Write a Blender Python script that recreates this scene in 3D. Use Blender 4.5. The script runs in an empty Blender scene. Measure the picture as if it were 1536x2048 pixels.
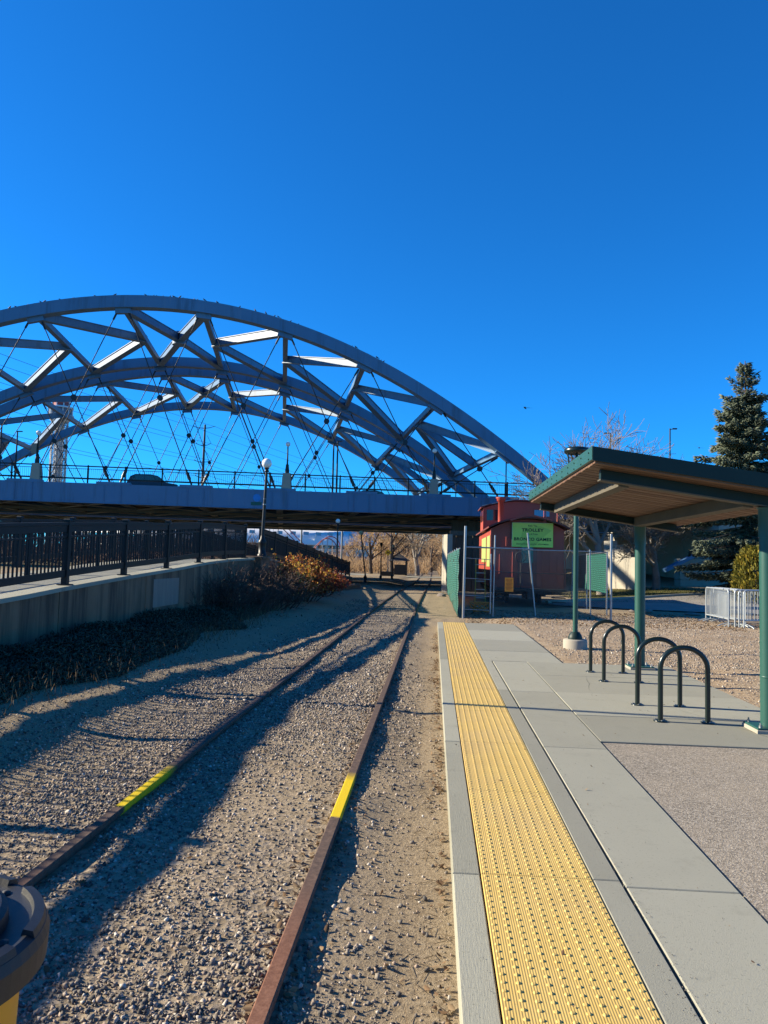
import bpy, math, random
import numpy as np
from mathutils import Vector, Matrix
R = math.radians
scene = bpy.context.scene
# ------------------------------------------------------------------ camera, sky, sun, exposure
F, VPX, VPY, CAM_H, ROLL = 1500.0, 868.0, 1124.0, 1.69, R(1.2)      # photo is 1536 x 2048
def cam_axes():
    d = np.array([(VPX - 768) / F, -(VPY - 1024) / F, 1.0]); d /= np.linalg.norm(d)
    u0 = np.array([math.sin(ROLL), math.cos(ROLL), 0.0]); u = u0 - d * (u0 @ d); u /= np.linalg.norm(u)
    return np.stack([np.cross(u, d), d, u], 1)
CM = cam_axes()
cam = bpy.data.cameras.new('camera'); camo = bpy.data.objects.new('camera', cam); scene.collection.objects.link(camo)
cam.sensor_fit = 'VERTICAL'; cam.sensor_height = 36.0; cam.lens = 36.0 * F / 2048.0
cam.clip_start = 0.05; cam.clip_end = 6000
camo.matrix_world = Matrix(((CM[0, 0], CM[1, 0], -CM[2, 0], 0), (CM[0, 1], CM[1, 1], -CM[2, 1], 0), (CM[0, 2], CM[1, 2], -CM[2, 2], CAM_H), (0, 0, 0, 1)))
scene.camera = camo
SUN_EL, SUN_AZ = R(24.6), R(6.0)
SUN = Vector((-math.cos(SUN_EL) * math.cos(SUN_AZ), math.cos(SUN_EL) * math.sin(SUN_AZ), math.sin(SUN_EL)))
world = bpy.data.worlds.new('World'); scene.world = world; world.use_nodes = True
wn = world.node_tree; wn.nodes.clear()
sky = wn.nodes.new('ShaderNodeTexSky'); sky.sky_type = 'NISHITA'; sky.sun_disc = False
sky.sun_elevation = SUN_EL; sky.sun_rotation = math.atan2(SUN.x, SUN.y)
sky.altitude = 1600; sky.air_density = 1.0; sky.dust_density = 0.15; sky.ozone_density = 3.5
tint = wn.nodes.new('ShaderNodeMix'); tint.data_type = 'RGBA'; tint.blend_type = 'MULTIPLY'; tint.inputs[0].default_value = 1.0; tint.inputs[7].default_value = (.12, .93, 1.66, 1)   # deep high-altitude blue over the whole sky
bg = wn.nodes.new('ShaderNodeBackground'); bg.inputs['Strength'].default_value = 0.059
wo = wn.nodes.new('ShaderNodeOutputWorld')
wn.links.new(sky.outputs[0], tint.inputs[6]); wn.links.new(tint.outputs[2], bg.inputs[0]); wn.links.new(bg.outputs[0], wo.inputs[0])
sl = bpy.data.lights.new('sun', 'SUN'); sl.energy = 5.0; sl.angle = R(0.53); sl.color = (1.0, 0.885, 0.68)
slo = bpy.data.objects.new('sun', sl); scene.collection.objects.link(slo)
slo.rotation_euler = SUN.to_track_quat('Z', 'Y').to_euler(); slo.location = SUN * 60
vs = scene.view_settings; vs.view_transform = 'Standard'; vs.look = 'None'; vs.exposure = 1.22; vs.gamma = 1.0; vs.use_curve_mapping = False
scene.cycles.max_bounces = 6; scene.cycles.transparent_max_bounces = 8

# ------------------------------------------------------------------ helpers
col = scene.collection
def ray(x, y): return CM.T @ np.array([(x - 768) / F, -(y - 1024) / F, 1.0])
def at_y(x, y, Y): r = ray(x, y); k = Y / r[1]; return Vector((r[0] * k, Y, CAM_H + r[2] * k))
def at_x(x, y, X): r = ray(x, y); k = X / r[0]; return Vector((X, r[1] * k, CAM_H + r[2] * k))
def at_z(x, y, z): r = ray(x, y); k = (z - CAM_H) / r[2]; return Vector((r[0] * k, r[1] * k, z))
def tag(o, label=None, cat=None, group=None, kind=None):
    if label: o['label'] = label
    if cat: o['category'] = cat
    if group: o['group'] = group
    if kind: o['kind'] = kind
    return o
def empty(name, loc, label=None, cat=None, group=None, rz=0.0):
    o = bpy.data.objects.new(name, None); col.objects.link(o); o.location = loc; o.rotation_euler = (0, 0, rz)
    o.empty_display_size = 0.1
    return tag(o, label, cat, group)
def link(name, me, mat=None, parent=None, loc=None):
    if mat is not None and not me.materials: me.materials.append(mat)
    o = bpy.data.objects.new(name, me); col.objects.link(o)
    if parent is not None: o.parent = parent
    if loc is not None: o.location = loc
    return o
def wpos(p):
    v = Vector((0, 0, 0))
    while p is not None: v = v + p.location; p = p.parent
    return v
def copy_tree(o, parent=None):
    c = o.copy(); col.objects.link(c); c.parent = parent
    for ch in list(o.children): copy_tree(ch, c)
    return c
def vnorm(v): return v / (np.linalg.norm(v) + 1e-12)
class MB:
    def __init__(s): s.v = []; s.f = []; s.sm = []
    def add(s, vs_, fs, smooth=False):
        b = len(s.v); s.v += [tuple(map(float, p)) for p in vs_]
        for f in fs: s.f.append([i + b for i in f]); s.sm.append(smooth)
        return s
    def box(s, x0, x1, y0, y1, z0, z1):
        P = [(x0, y0, z0), (x1, y0, z0), (x1, y1, z0), (x0, y1, z0), (x0, y0, z1), (x1, y0, z1), (x1, y1, z1), (x0, y1, z1)]
        return s.add(P, [(3, 2, 1, 0), (4, 5, 6, 7), (0, 1, 5, 4), (1, 2, 6, 5), (2, 3, 7, 6), (3, 0, 4, 7)])
    def bevbox(s, x0, x1, y0, y1, z0, z1, b):
        # box with a chamfered top edge
        P = [(x0, y0, z0), (x1, y0, z0), (x1, y1, z0), (x0, y1, z0), (x0, y0, z1 - b), (x1, y0, z1 - b), (x1, y1, z1 - b), (x0, y1, z1 - b),
             (x0 + b, y0 + b, z1), (x1 - b, y0 + b, z1), (x1 - b, y1 - b, z1), (x0 + b, y1 - b, z1)]
        return s.add(P, [(3, 2, 1, 0), (0, 1, 5, 4), (1, 2, 6, 5), (2, 3, 7, 6), (3, 0, 4, 7), (4, 5, 9, 8), (5, 6, 10, 9), (6, 7, 11, 10), (7, 4, 8, 11), (8, 9, 10, 11)])
    def beam(s, p, q, w, h, up=(0, 0, 1)):
        # rectangular bar p->q; h along `up`, w sideways
        p = np.array(p, float); q = np.array(q, float); d = vnorm(q - p); up = np.array(up, float)
        sd = np.cross(d, up)
        if np.linalg.norm(sd) < 1e-6: sd = np.cross(d, (0, 1, 0))
        sd = vnorm(sd); u = np.cross(sd, d)
        P = [c + sd * a * w / 2 + u * b * h / 2 for c in (p, q) for a, b in ((-1, -1), (1, -1), (1, 1), (-1, 1))]
        return s.add(P, [(0, 1, 2, 3), (7, 6, 5, 4), (0, 4, 5, 1), (1, 5, 6, 2), (2, 6, 7, 3), (3, 7, 4, 0)])
    def tube(s, pts, r, n=8, cap=True, closed=False):
        pts = [np.array(p, float) for p in pts]; m = len(pts); rr = r if hasattr(r, '__len__') else [r] * m
        prev = None; V = []
        for i, p in enumerate(pts):
            a = pts[i - 1] if (i > 0 or closed) else p; b = pts[(i + 1) % m] if (i < m - 1 or closed) else p
            d = vnorm(b - a)
            if prev is None:
                x = np.cross(d, (0, 0, 1))
                if np.linalg.norm(x) < 1e-4: x = np.cross(d, (0, 1, 0))
            else: x = prev - d * (prev @ d)
            x = vnorm(x); prev = x; y = np.cross(d, x)
            for k in range(n):
                t = 2 * math.pi * k / n; V.append(p + (x * math.cos(t) + y * math.sin(t)) * rr[i])
        Fc = []
        for i in range(m if closed else m - 1):
            for k in range(n):
                a = i * n + k; b = i * n + (k + 1) % n; c = ((i + 1) % m) * n
                Fc.append((a, b, c + (k + 1) % n, c + k))
        s.add(V, Fc, True)
        if cap and not closed:
            s.add(V[:n], [tuple(range(n))[::-1]]); s.add(V[-n:], [tuple(range(n))])
        return s
    def lathe(s, prof, n=20, c=(0, 0, 0), smooth=True):
        V = []; m = len(prof)
        for r, z in prof:
            for k in range(n):
                t = 2 * math.pi * k / n; V.append((c[0] + r * math.cos(t), c[1] + r * math.sin(t), c[2] + z))
        Fc = [(i * n + k, i * n + (k + 1) % n, (i + 1) * n + (k + 1) % n, (i + 1) * n + k) for i in range(m - 1) for k in range(n)]
        s.add(V, Fc, smooth)
        if prof[0][0] > 1e-4: s.add(V[:n], [tuple(range(n))[::-1]])
        if prof[-1][0] > 1e-4: s.add(V[-n:], [tuple(range(n))])
        return s
    def prism(s, poly, axis, a, b):
        # polygon (2-D points) extruded along an axis between a and b
        n = len(poly)
        def mk(p, t): return {'x': (t, p[0], p[1]), 'y': (p[0], t, p[1]), 'z': (p[0], p[1], t)}[axis]
        V = [mk(p, a) for p in poly] + [mk(p, b) for p in poly]
        return s.add(V, [tuple(range(n))[::-1], tuple(range(n, 2 * n))] + [(i, (i + 1) % n, n + (i + 1) % n, n + i) for i in range(n)])
    def mesh(s, off=None, name='mesh'):
        me = bpy.data.meshes.new(name); v = s.v
        if off is not None: v = [(a - off[0], b - off[1], c - off[2]) for a, b, c in v]
        me.from_pydata(v, [], s.f); me.update()
        if any(s.sm): me.polygons.foreach_set('use_smooth', s.sm)
        fixn(me)
        return me
    def build(s, name, mat, parent=None, local=False):
        off = None if (parent is None or local) else wpos(parent)
        return link(name, s.mesh(off, name), mat, parent)
def fixn(me):
    import bmesh
    if len(me.polygons) > 60000: return
    bm = bmesh.new(); bm.from_mesh(me); bmesh.ops.recalc_face_normals(bm, faces=bm.faces[:]); bm.to_mesh(me); bm.free()
def bigmesh(name, V, Fa, mat, parent=None, tone=None, smooth=False):
    V = np.asarray(V, np.float32).copy(); Fa = np.asarray(Fa, np.int32)
    if parent is not None: V -= np.array(wpos(parent), np.float32)
    me = bpy.data.meshes.new(name); n, k = Fa.shape
    me.vertices.add(len(V)); me.vertices.foreach_set('co', V.ravel())
    me.loops.add(n * k); me.loops.foreach_set('vertex_index', Fa.ravel())
    me.polygons.add(n); me.polygons.foreach_set('loop_start', np.arange(0, n * k, k, dtype=np.int32))
    if smooth: me.polygons.foreach_set('use_smooth', np.ones(n, bool))
    if tone is not None:
        a = me.attributes.new('tone', 'FLOAT', 'POINT'); a.data.foreach_set('value', np.asarray(tone, np.float32).ravel())
    me.update(); me.validate()
    return link(name, me, mat, parent)
def scatter(bv, bf, pos, scl, rot, tone=None):
    bv = np.asarray(bv, float); bf = np.asarray(bf); n = len(pos); k = len(bv); scl = np.asarray(scl, float)
    if scl.ndim == 1: scl = scl[:, None].repeat(3, 1)
    V = (rot[:, None] @ (bv[None] * scl[:, None])[..., None])[..., 0] + np.asarray(pos)[:, None]
    Fa = bf[None] + (np.arange(n) * k)[:, None, None]
    return V.reshape(-1, 3), Fa.reshape(-1, bf.shape[1]), (None if tone is None else np.repeat(tone, k))
def randrot(n, rg):
    q = rg.normal(size=(n, 4)); q /= np.linalg.norm(q, axis=1)[:, None]; w, x, y, z = q.T
    return np.stack([np.stack([1 - 2 * (y * y + z * z), 2 * (x * y - z * w), 2 * (x * z + y * w)], -1), np.stack([2 * (x * y + z * w), 1 - 2 * (x * x + z * z), 2 * (y * z - x * w)], -1),
                     np.stack([2 * (x * z - y * w), 2 * (y * z + x * w), 1 - 2 * (x * x + y * y)], -1)], 1)
def dirrot(D, rg=None):
    # rotation taking +Z to each direction D, with random spin
    D = D / np.linalg.norm(D, axis=1)[:, None]; n = len(D); a = np.tile([0.0, 0, 1], (n, 1)); a[np.abs(D[:, 2]) > .95] = (1, 0, 0)
    x = np.cross(a, D); x /= np.linalg.norm(x, axis=1)[:, None]; y = np.cross(D, x)
    if rg is not None:
        t = rg.uniform(0, 6.28, n)[:, None]; x, y = x * np.cos(t) + y * np.sin(t), y * np.cos(t) - x * np.sin(t)
    return np.stack([x, y, D], -1)
def segtubes(S, n):
    S = np.asarray(S, float); p, q, r0, r1 = S[:, :3], S[:, 3:6], S[:, 6], S[:, 7]; Rm = dirrot(q - p + 1e-9); m = len(S)
    t = np.arange(n) * 2 * math.pi / n; c = np.stack([np.cos(t), np.sin(t), 0 * t], -1)
    ring = (Rm[:, None] @ c[None, :, :, None])[..., 0]
    V = np.concatenate([p[:, None] + ring * r0[:, None, None], q[:, None] + ring * r1[:, None, None]], 1).reshape(-1, 3)
    k = np.arange(n); f = np.stack([k, (k + 1) % n, n + (k + 1) % n, n + k], -1)
    return V, (f[None] + (np.arange(m) * 2 * n)[:, None, None]).reshape(-1, 4)
def h2(ix, iy, s): 
    v = np.sin(ix * 127.1 + iy * 311.7 + s * 74.7) * 43758.5453; return v - np.floor(v)
def vnoise(x, y, s=0):
    ix, iy = np.floor(x), np.floor(y); fx, fy = x - ix, y - iy; fx = fx * fx * (3 - 2 * fx); fy = fy * fy * (3 - 2 * fy)
    return (h2(ix, iy, s) * (1 - fx) + h2(ix + 1, iy, s) * fx) * (1 - fy) + (h2(ix, iy + 1, s) * (1 - fx) + h2(ix + 1, iy + 1, s) * fx) * fy
def sst(a, b, x): t = np.clip((x - a) / (b - a), 0, 1); return t * t * (3 - 2 * t)

# ------------------------------------------------------------------ materials
def newmat(name):
    m = bpy.data.materials.new(name); m.use_nodes = True; nt = m.node_tree; b = nt.nodes['Principled BSDF']; return m, nt, b
def N(nt, t, **kw):
    n = nt.nodes.new(t)
    for k, v in kw.items(): setattr(n, k, v)
    return n
def noise(nt, scale, detail=4, rough=.6, vec=None, stretch=None):
    n = N(nt, 'ShaderNodeTexNoise'); n.inputs['Scale'].default_value = scale; n.inputs['Detail'].default_value = detail; n.inputs['Roughness'].default_value = rough
    if vec is None:
        g = N(nt, 'ShaderNodeNewGeometry'); vec = g.outputs['Position']
    if stretch:
        mp = N(nt, 'ShaderNodeMapping'); mp.inputs['Scale'].default_value = stretch; nt.links.new(vec, mp.inputs['Vector']); vec = mp.outputs[0]
    nt.links.new(vec, n.inputs['Vector']); return n.outputs[0]
def ramp(nt, fac, stops):
    r = N(nt, 'ShaderNodeValToRGB'); e = r.color_ramp.elements
    while len(e) < len(stops): e.new(.5)
    for i, (p, c) in enumerate(stops): e[i].position = p; e[i].color = (*c, 1)
    nt.links.new(fac, r.inputs[0]); return r.outputs[0]
def mix(nt, a, b, fac, mode='MIX'):
    m = N(nt, 'ShaderNodeMix', data_type='RGBA', blend_type=mode)
    for sock, v in ((m.inputs[6], a), (m.inputs[7], b)):
        if hasattr(v, 'is_linked'): nt.links.new(v, sock)
        else: sock.default_value = (*v, 1)
    if hasattr(fac, 'is_linked'): nt.links.new(fac, m.inputs[0])
    else: m.inputs[0].default_value = fac
    return m.outputs[2]
def bump(nt, b, h, strength=.3, dist=.01):
    n = N(nt, 'ShaderNodeBump'); n.inputs['Strength'].default_value = strength; n.inputs['Distance'].default_value = dist
    nt.links.new(h, n.inputs['Height']); nt.links.new(n.outputs[0], b.inputs['Normal'])
def mat(name, c, c2=None, scale=3.0, rough=.7, metal=0.0, bmp=0.0, bscale=80.0, bdist=.004, stretch=None, spec=None, grime=0.0, sub=0.0):
    m, nt, b = newmat(name); c2 = c2 or tuple(v * .75 for v in c)
    o = ramp(nt, noise(nt, scale, 5, .65, stretch=stretch), [(.32, c2), (.68, c)])
    if grime: o = mix(nt, o, tuple(v * .45 for v in c), ramp(nt, noise(nt, scale * 6, 4), [(.55, (0, 0, 0)), (.75, (grime,) * 3)]))
    nt.links.new(o, b.inputs['Base Color']); b.inputs['Roughness'].default_value = rough; b.inputs['Metallic'].default_value = metal
    if spec is not None: b.inputs['Specular IOR Level'].default_value = spec
    if bmp: bump(nt, b, noise(nt, bscale, 3), bmp, bdist)
    return m
def tonemat(name, stops, rough=.85, trans=0.0, spec=.3):
    m, nt, b = newmat(name); a = N(nt, 'ShaderNodeAttribute', attribute_name='tone')
    o = ramp(nt, a.outputs['Fac'], stops); nt.links.new(o, b.inputs['Base Color']); b.inputs['Roughness'].default_value = rough; b.inputs['Specular IOR Level'].default_value = spec
    if trans:
        t = N(nt, 'ShaderNodeBsdfTranslucent'); nt.links.new(o, t.inputs[0]); ms = N(nt, 'ShaderNodeMixShader'); ms.inputs[0].default_value = trans
        nt.links.new(b.outputs[0], ms.inputs[1]); nt.links.new(t.outputs[0], ms.inputs[2]); nt.links.new(ms.outputs[0], nt.nodes['Material Output'].inputs[0])
    return m
def glassmat(name, c, rough=.08):
    m, nt, b = newmat(name); b.inputs['Base Color'].default_value = (*c, 1); b.inputs['Roughness'].default_value = rough; b.inputs['Specular IOR Level'].default_value = .8; return m
MT = {}
def concmat(name, c, c2, brush):
    m, nt, b = newmat(name); oi = N(nt, 'ShaderNodeObjectInfo')
    o = ramp(nt, noise(nt, 1.1, 6, .7), [(.28, c2), (.72, c)])
    o = mix(nt, o, tuple(v * 1.22 for v in c), ramp(nt, oi.outputs['Random'], [(.4, (0, 0, 0)), (1, (.7,) * 3)]))
    o = mix(nt, o, tuple(v * .78 for v in c2), ramp(nt, oi.outputs['Random'], [(0, (.6,) * 3), (.45, (0, 0, 0))]))
    o = mix(nt, o, tuple(v * .62 for v in c2), ramp(nt, noise(nt, 3.2, 6, .75), [(.56, (0, 0, 0)), (.78, (.55,) * 3)]))          # old stains
    o = mix(nt, o, tuple(v * .42 for v in c2), ramp(nt, noise(nt, 70, 3, .6), [(.60, (0, 0, 0)), (.72, (.55,) * 3)]))           # grit and pores
    o = mix(nt, o, tuple(v * 1.25 for v in c), ramp(nt, noise(nt, 95, 3, .6), [(.62, (0, 0, 0)), (.74, (.5,) * 3)]))
    g = N(nt, 'ShaderNodeNewGeometry'); wv = N(nt, 'ShaderNodeMixRGB'); wv.inputs[0].default_value = .12
    nz = N(nt, 'ShaderNodeTexNoise'); nz.inputs['Scale'].default_value = 2.2; nz.inputs['Detail'].default_value = 5; nt.links.new(g.outputs['Position'], nz.inputs['Vector']); nt.links.new(g.outputs['Position'], wv.inputs[1]); nt.links.new(nz.outputs['Color'], wv.inputs[2])
    v = N(nt, 'ShaderNodeTexVoronoi', feature='DISTANCE_TO_EDGE'); v.inputs['Scale'].default_value = .42; nt.links.new(wv.outputs[0], v.inputs['Vector'])
    ck = ramp(nt, v.outputs['Distance'], [(0, (1, 1, 1)), (.0035, (0, 0, 0))]); gate = ramp(nt, noise(nt, .5, 2), [(.52, (0, 0, 0)), (.60, (.8,) * 3)])
    o = mix(nt, o, tuple(v_ * .35 for v_ in c2), mix(nt, ck, gate, 1.0, 'MULTIPLY'))                                            # hairline cracks
    nt.links.new(o, b.inputs['Base Color']); b.inputs['Roughness'].default_value = .88; b.inputs['Specular IOR Level'].default_value = .25
    bump(nt, b, noise(nt, 150, 4, .7, stretch=brush), .55, .004); return m
MT['conc'] = concmat('platform concrete', (.445, .435, .345), (.395, .385, .305), (1, 1, 1))
MT['broom'] = concmat('broomed edge concrete', (.44, .43, .335), (.38, .37, .285), (1.2, .10, 1))
MT['joint'] = mat('joint filler', (.05, .048, .045), None, 5, .9)
MT['beige'] = mat('beige concrete', (.55, .50, .40), (.45, .41, .33), .6, .85, bmp=.3, bscale=40, grime=.2)
def steelmat():
    m, nt, b = newmat('blue grey bridge paint'); o = ramp(nt, noise(nt, .35, 5, .65), [(.32, (.10, .235, .42)), (.68, (.125, .275, .475))])
    o = mix(nt, o, (.075, .12, .18), ramp(nt, noise(nt, 1.6, 5, .7, stretch=(1, 1, .07)), [(.52, (0, 0, 0)), (.72, (.75,) * 3)]))
    o = mix(nt, o, (.24, .34, .44), ramp(nt, noise(nt, 2.4, 4, .7, stretch=(1, 1, .10)), [(.60, (0, 0, 0)), (.76, (.5,) * 3)]))
    nt.links.new(o, b.inputs['Base Color']); b.inputs['Roughness'].default_value = .5; return m
MT['steel'] = steelmat()
MT['steelu'] = mat('brown grey under-deck steel', (.34, .30, .24), (.25, .22, .175), .5, .7, grime=.3)
MT['flange'] = mat('pale grey flange paint', (.62, .60, .55), (.45, .44, .42), 1.2, .7, grime=.3)
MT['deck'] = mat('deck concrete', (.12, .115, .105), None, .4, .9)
MT['cable'] = mat('dark cable steel', (.055, .06, .07), None, 3, .45, .6)
MT['rail'] = mat('black green railing paint', (.016, .024, .027), (.012, .018, .02), 3, .55, spec=.3)
MT['black'] = mat('black lamp paint', (.014, .016, .018), (.01, .012, .014), 4, .45, spec=.35)
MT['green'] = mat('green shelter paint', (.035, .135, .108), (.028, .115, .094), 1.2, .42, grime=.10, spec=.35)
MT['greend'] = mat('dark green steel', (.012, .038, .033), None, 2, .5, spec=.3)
MT['tan'] = mat('taupe beam paint', (.20, .175, .13), None, 1.5, .65, spec=.2)
MT['rack'] = mat('dark green rack enamel', (.012, .028, .026), None, 6, .28)
MT['globe'] = mat('white globe glass', (.78, .77, .73), (.74, .73, .69), 2, .25)
MT['galv'] = mat('galvanized steel', (.52, .54, .55), (.42, .44, .46), 8, .42, .75)
MT['wire'] = mat('dull fence wire', (.42, .42, .42), None, 8, .7)
MT['galvp'] = mat('galvanized barrier steel', (.60, .66, .68), (.52, .57, .60), 10, .45, .35)
MT['red'] = mat('oxide red caboose paint', (.64, .10, .06), (.54, .08, .048), .8, .55, grime=.18)
MT['redd'] = mat('weathered red roof', (.25, .05, .04), None, 1, .65, grime=.2)
MT['under'] = mat('black iron running gear', (.035, .034, .033), None, 3, .6)
MT['lime'] = mat('lime sign face', (.70, .78, .10), (.60, .70, .12), 1.2, .5)
MT['banner'] = mat('lime banner cloth', (.52, .60, .16), (.42, .52, .17), 1.2, .6)
MT['ink'] = mat('black lettering', (.012, .013, .012), None, 3, .6)
MT['whitep'] = mat('white paint', (.75, .75, .72), None, 3, .5)
MT['orange'] = mat('orange sign face', (1.0, .34, .02), None, 3, .5)
MT['yellow'] = mat('yellow paint', (.80, .50, .04), (.70, .42, .03), 3, .5, grime=.1)
MT['bluesign'] = mat('blue sign face', (.03, .34, .95), None, 3, .4)
MT['greensign'] = mat('green sign face', (.01, .13, .09), None, 3, .4)
MT['glass'] = glassmat('dark glass', (.02, .025, .03))
MT['skyglass'] = glassmat('pale blue glass', (.12, .22, .35), .1)
MT['asph'] = mat('asphalt and worn concrete path', (.42, .385, .335), (.34, .31, .27), .5, .9, bmp=.3, bscale=60)
MT['bark'] = mat('pale bark', (.40, .36, .31), (.28, .245, .21), 3, .9, bmp=.6, bscale=20, bdist=.02)
MT['barkd'] = mat('brown bark', (.17, .125, .09), (.11, .08, .06), 3, .9)
MT['twig'] = mat('pale twigs', (.36, .30, .235), (.26, .21, .165), 3, .9)
MT['twigo'] = mat('tan willow twigs', (.46, .31, .165), (.36, .235, .125), 1, .9)
MT['twigd'] = mat('dark reddish twigs', (.15, .088, .066), (.10, .062, .05), 3, .9)
MT['stone'] = mat('field stone', (.34, .29, .25), (.24, .2, .175), 4, .9, bmp=.6, bscale=30)
MT['timber'] = mat('weathered timber', (.19, .14, .10), (.12, .09, .066), 2, .85, stretch=(8, 8, 1))
MT['lidp'] = mat('black plastic lid', (.022, .025, .03), (.016, .018, .022), 30, .48, spec=.45, bmp=.25, bscale=300, bdist=.002)
MT['binp'] = mat('amber plastic bin', (.92, .35, .012), (.84, .31, .012), 2, .5)
MT['bird'] = mat('dark bird', (.05, .055, .065), None, 9, .7)
MT['whites'] = mat('white stadium cladding', (.80, .81, .82), None, .02, .5)
MT['sblue'] = mat('blue grey stadium stand', (.20, .25, .33), (.14, .18, .26), .05, .7)
MT['redtube'] = mat('red coaster track', (.45, .07, .06), None, .1, .5)
MT['twhite'] = mat('white tower lattice', (.66, .66, .66), (.45, .45, .46), .4, .6)
MT['screen'] = None
# wood soffit planks
def woodmat():
    m, nt, b = newmat('cedar soffit'); oi = N(nt, 'ShaderNodeObjectInfo')
    o = ramp(nt, noise(nt, 2.5, 6, .7, stretch=(.6, 14, 14)), [(.3, (.11, .045, .02)), (.7, (.23, .105, .05))])
    o = mix(nt, o, (.27, .145, .07), ramp(nt, oi.outputs['Random'], [(0, (0, 0, 0)), (1, (.9, .9, .9))]))
    nt.links.new(o, b.inputs['Base Color']); b.inputs['Roughness'].default_value = .6; return m
MT['wood'] = woodmat()
def tactilemat():
    m, nt, b = newmat('yellow tactile tile'); oi = N(nt, 'ShaderNodeObjectInfo')
    o = ramp(nt, noise(nt, 5, 5), [(.3, (.80, .535, .125)), (.7, (.90, .63, .17))])
    o = mix(nt, o, (.66, .46, .21), ramp(nt, noise(nt, 1.1, 5), [(.45, (0, 0, 0)), (.75, (.6,) * 3)]))
    o = mix(nt, o, (.30, .20, .10), ramp(nt, noise(nt, 9, 6, .75), [(.60, (0, 0, 0)), (.76, (.6,) * 3)]))
    o = mix(nt, o, (.82, .60, .28), ramp(nt, noise(nt, 26, 4, .7), [(.60, (0, 0, 0)), (.75, (.45,) * 3)]))
    o = mix(nt, o, (.92, .64, .22), ramp(nt, oi.outputs['Random'], [(0, (0, 0, 0)), (1, (.35,) * 3)]))
    nt.links.new(o, b.inputs['Base Color']); b.inputs['Roughness'].default_value = .62
    w = N(nt, 'ShaderNodeTexWave', wave_type='BANDS', bands_direction='X'); w.inputs['Scale'].default_value = 28; g = N(nt, 'ShaderNodeNewGeometry')
    nt.links.new(g.outputs['Position'], w.inputs['Vector']); bump(nt, b, w.outputs[0], .55, .002); return m
MT['tact'] = tactilemat()
def wallmat():
    m, nt, b = newmat('stained retaining wall concrete')
    o = ramp(nt, noise(nt, .8, 6, .7), [(.3, (.30, .17, .095)), (.7, (.42, .26, .155))])
    st = ramp(nt, noise(nt, 1.0, 5, .75, stretch=(1, 2.6, .16)), [(.42, (0, 0, 0)), (.60, (.92,) * 3)])
    o = mix(nt, o, (.12, .07, .045), st)
    st2 = ramp(nt, noise(nt, 1.0, 5, .75, stretch=(1, 3.3, .10)), [(.56, (0, 0, 0)), (.78, (.6,) * 3)])
    o = mix(nt, o, (.52, .33, .22), st2)
    nt.links.new(o, b.inputs['Base Color']); b.inputs['Roughness'].default_value = .9; bump(nt, b, noise(nt, 25, 4), .4, .01); return m
MT['wall'] = wallmat()
def railmat():
    m, nt, b = newmat('rusty rail steel'); g = N(nt, 'ShaderNodeNewGeometry'); sx = N(nt, 'ShaderNodeSeparateXYZ'); nt.links.new(g.outputs['Position'], sx.inputs[0])
    o = ramp(nt, noise(nt, 22, 6, .8), [(.25, (.07, .05, .042)), (.5, (.16, .11, .085)), (.75, (.30, .20, .14))])
    a = N(nt, 'ShaderNodeMapRange', interpolation_type='SMOOTHSTEP'); a.inputs[1].default_value = 4.4; a.inputs[2].default_value = 3.2
    nt.links.new(sx.outputs['Y'], a.inputs[0]); o = mix(nt, o, ramp(nt, noise(nt, 35, 6, .8), [(.3, (.17, .07, .042)), (.7, (.40, .20, .125))]), a.outputs[0])
    # sprayed yellow marker with feathered ends
    n1 = noise(nt, 60, 3); ad = N(nt, 'ShaderNodeMath', operation='MULTIPLY_ADD'); ad.inputs[1].default_value = .12; nt.links.new(n1, ad.inputs[0]); nt.links.new(sx.outputs['Y'], ad.inputs[2])
    lo = N(nt, 'ShaderNodeMapRange'); lo.inputs[1].default_value = 5.20; lo.inputs[2].default_value = 5.23; nt.links.new(ad.outputs[0], lo.inputs[0])
    hi = N(nt, 'ShaderNodeMapRange'); hi.inputs[1].default_value = 6.30; hi.inputs[2].default_value = 6.05; nt.links.new(ad.outputs[0], hi.inputs[0])
    mu = N(nt, 'ShaderNodeMath', operation='MULTIPLY'); nt.links.new(lo.outputs[0], mu.inputs[0]); nt.links.new(hi.outputs[0], mu.inputs[1])
    o = mix(nt, o, (.98, .70, .02), mu.outputs[0])
    nt.links.new(o, b.inputs['Base Color']); b.inputs['Roughness'].default_value = .8; b.inputs['Specular IOR Level'].default_value = .2; bump(nt, b, n1, .5, .003); return m
MT['track'] = railmat()
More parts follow.
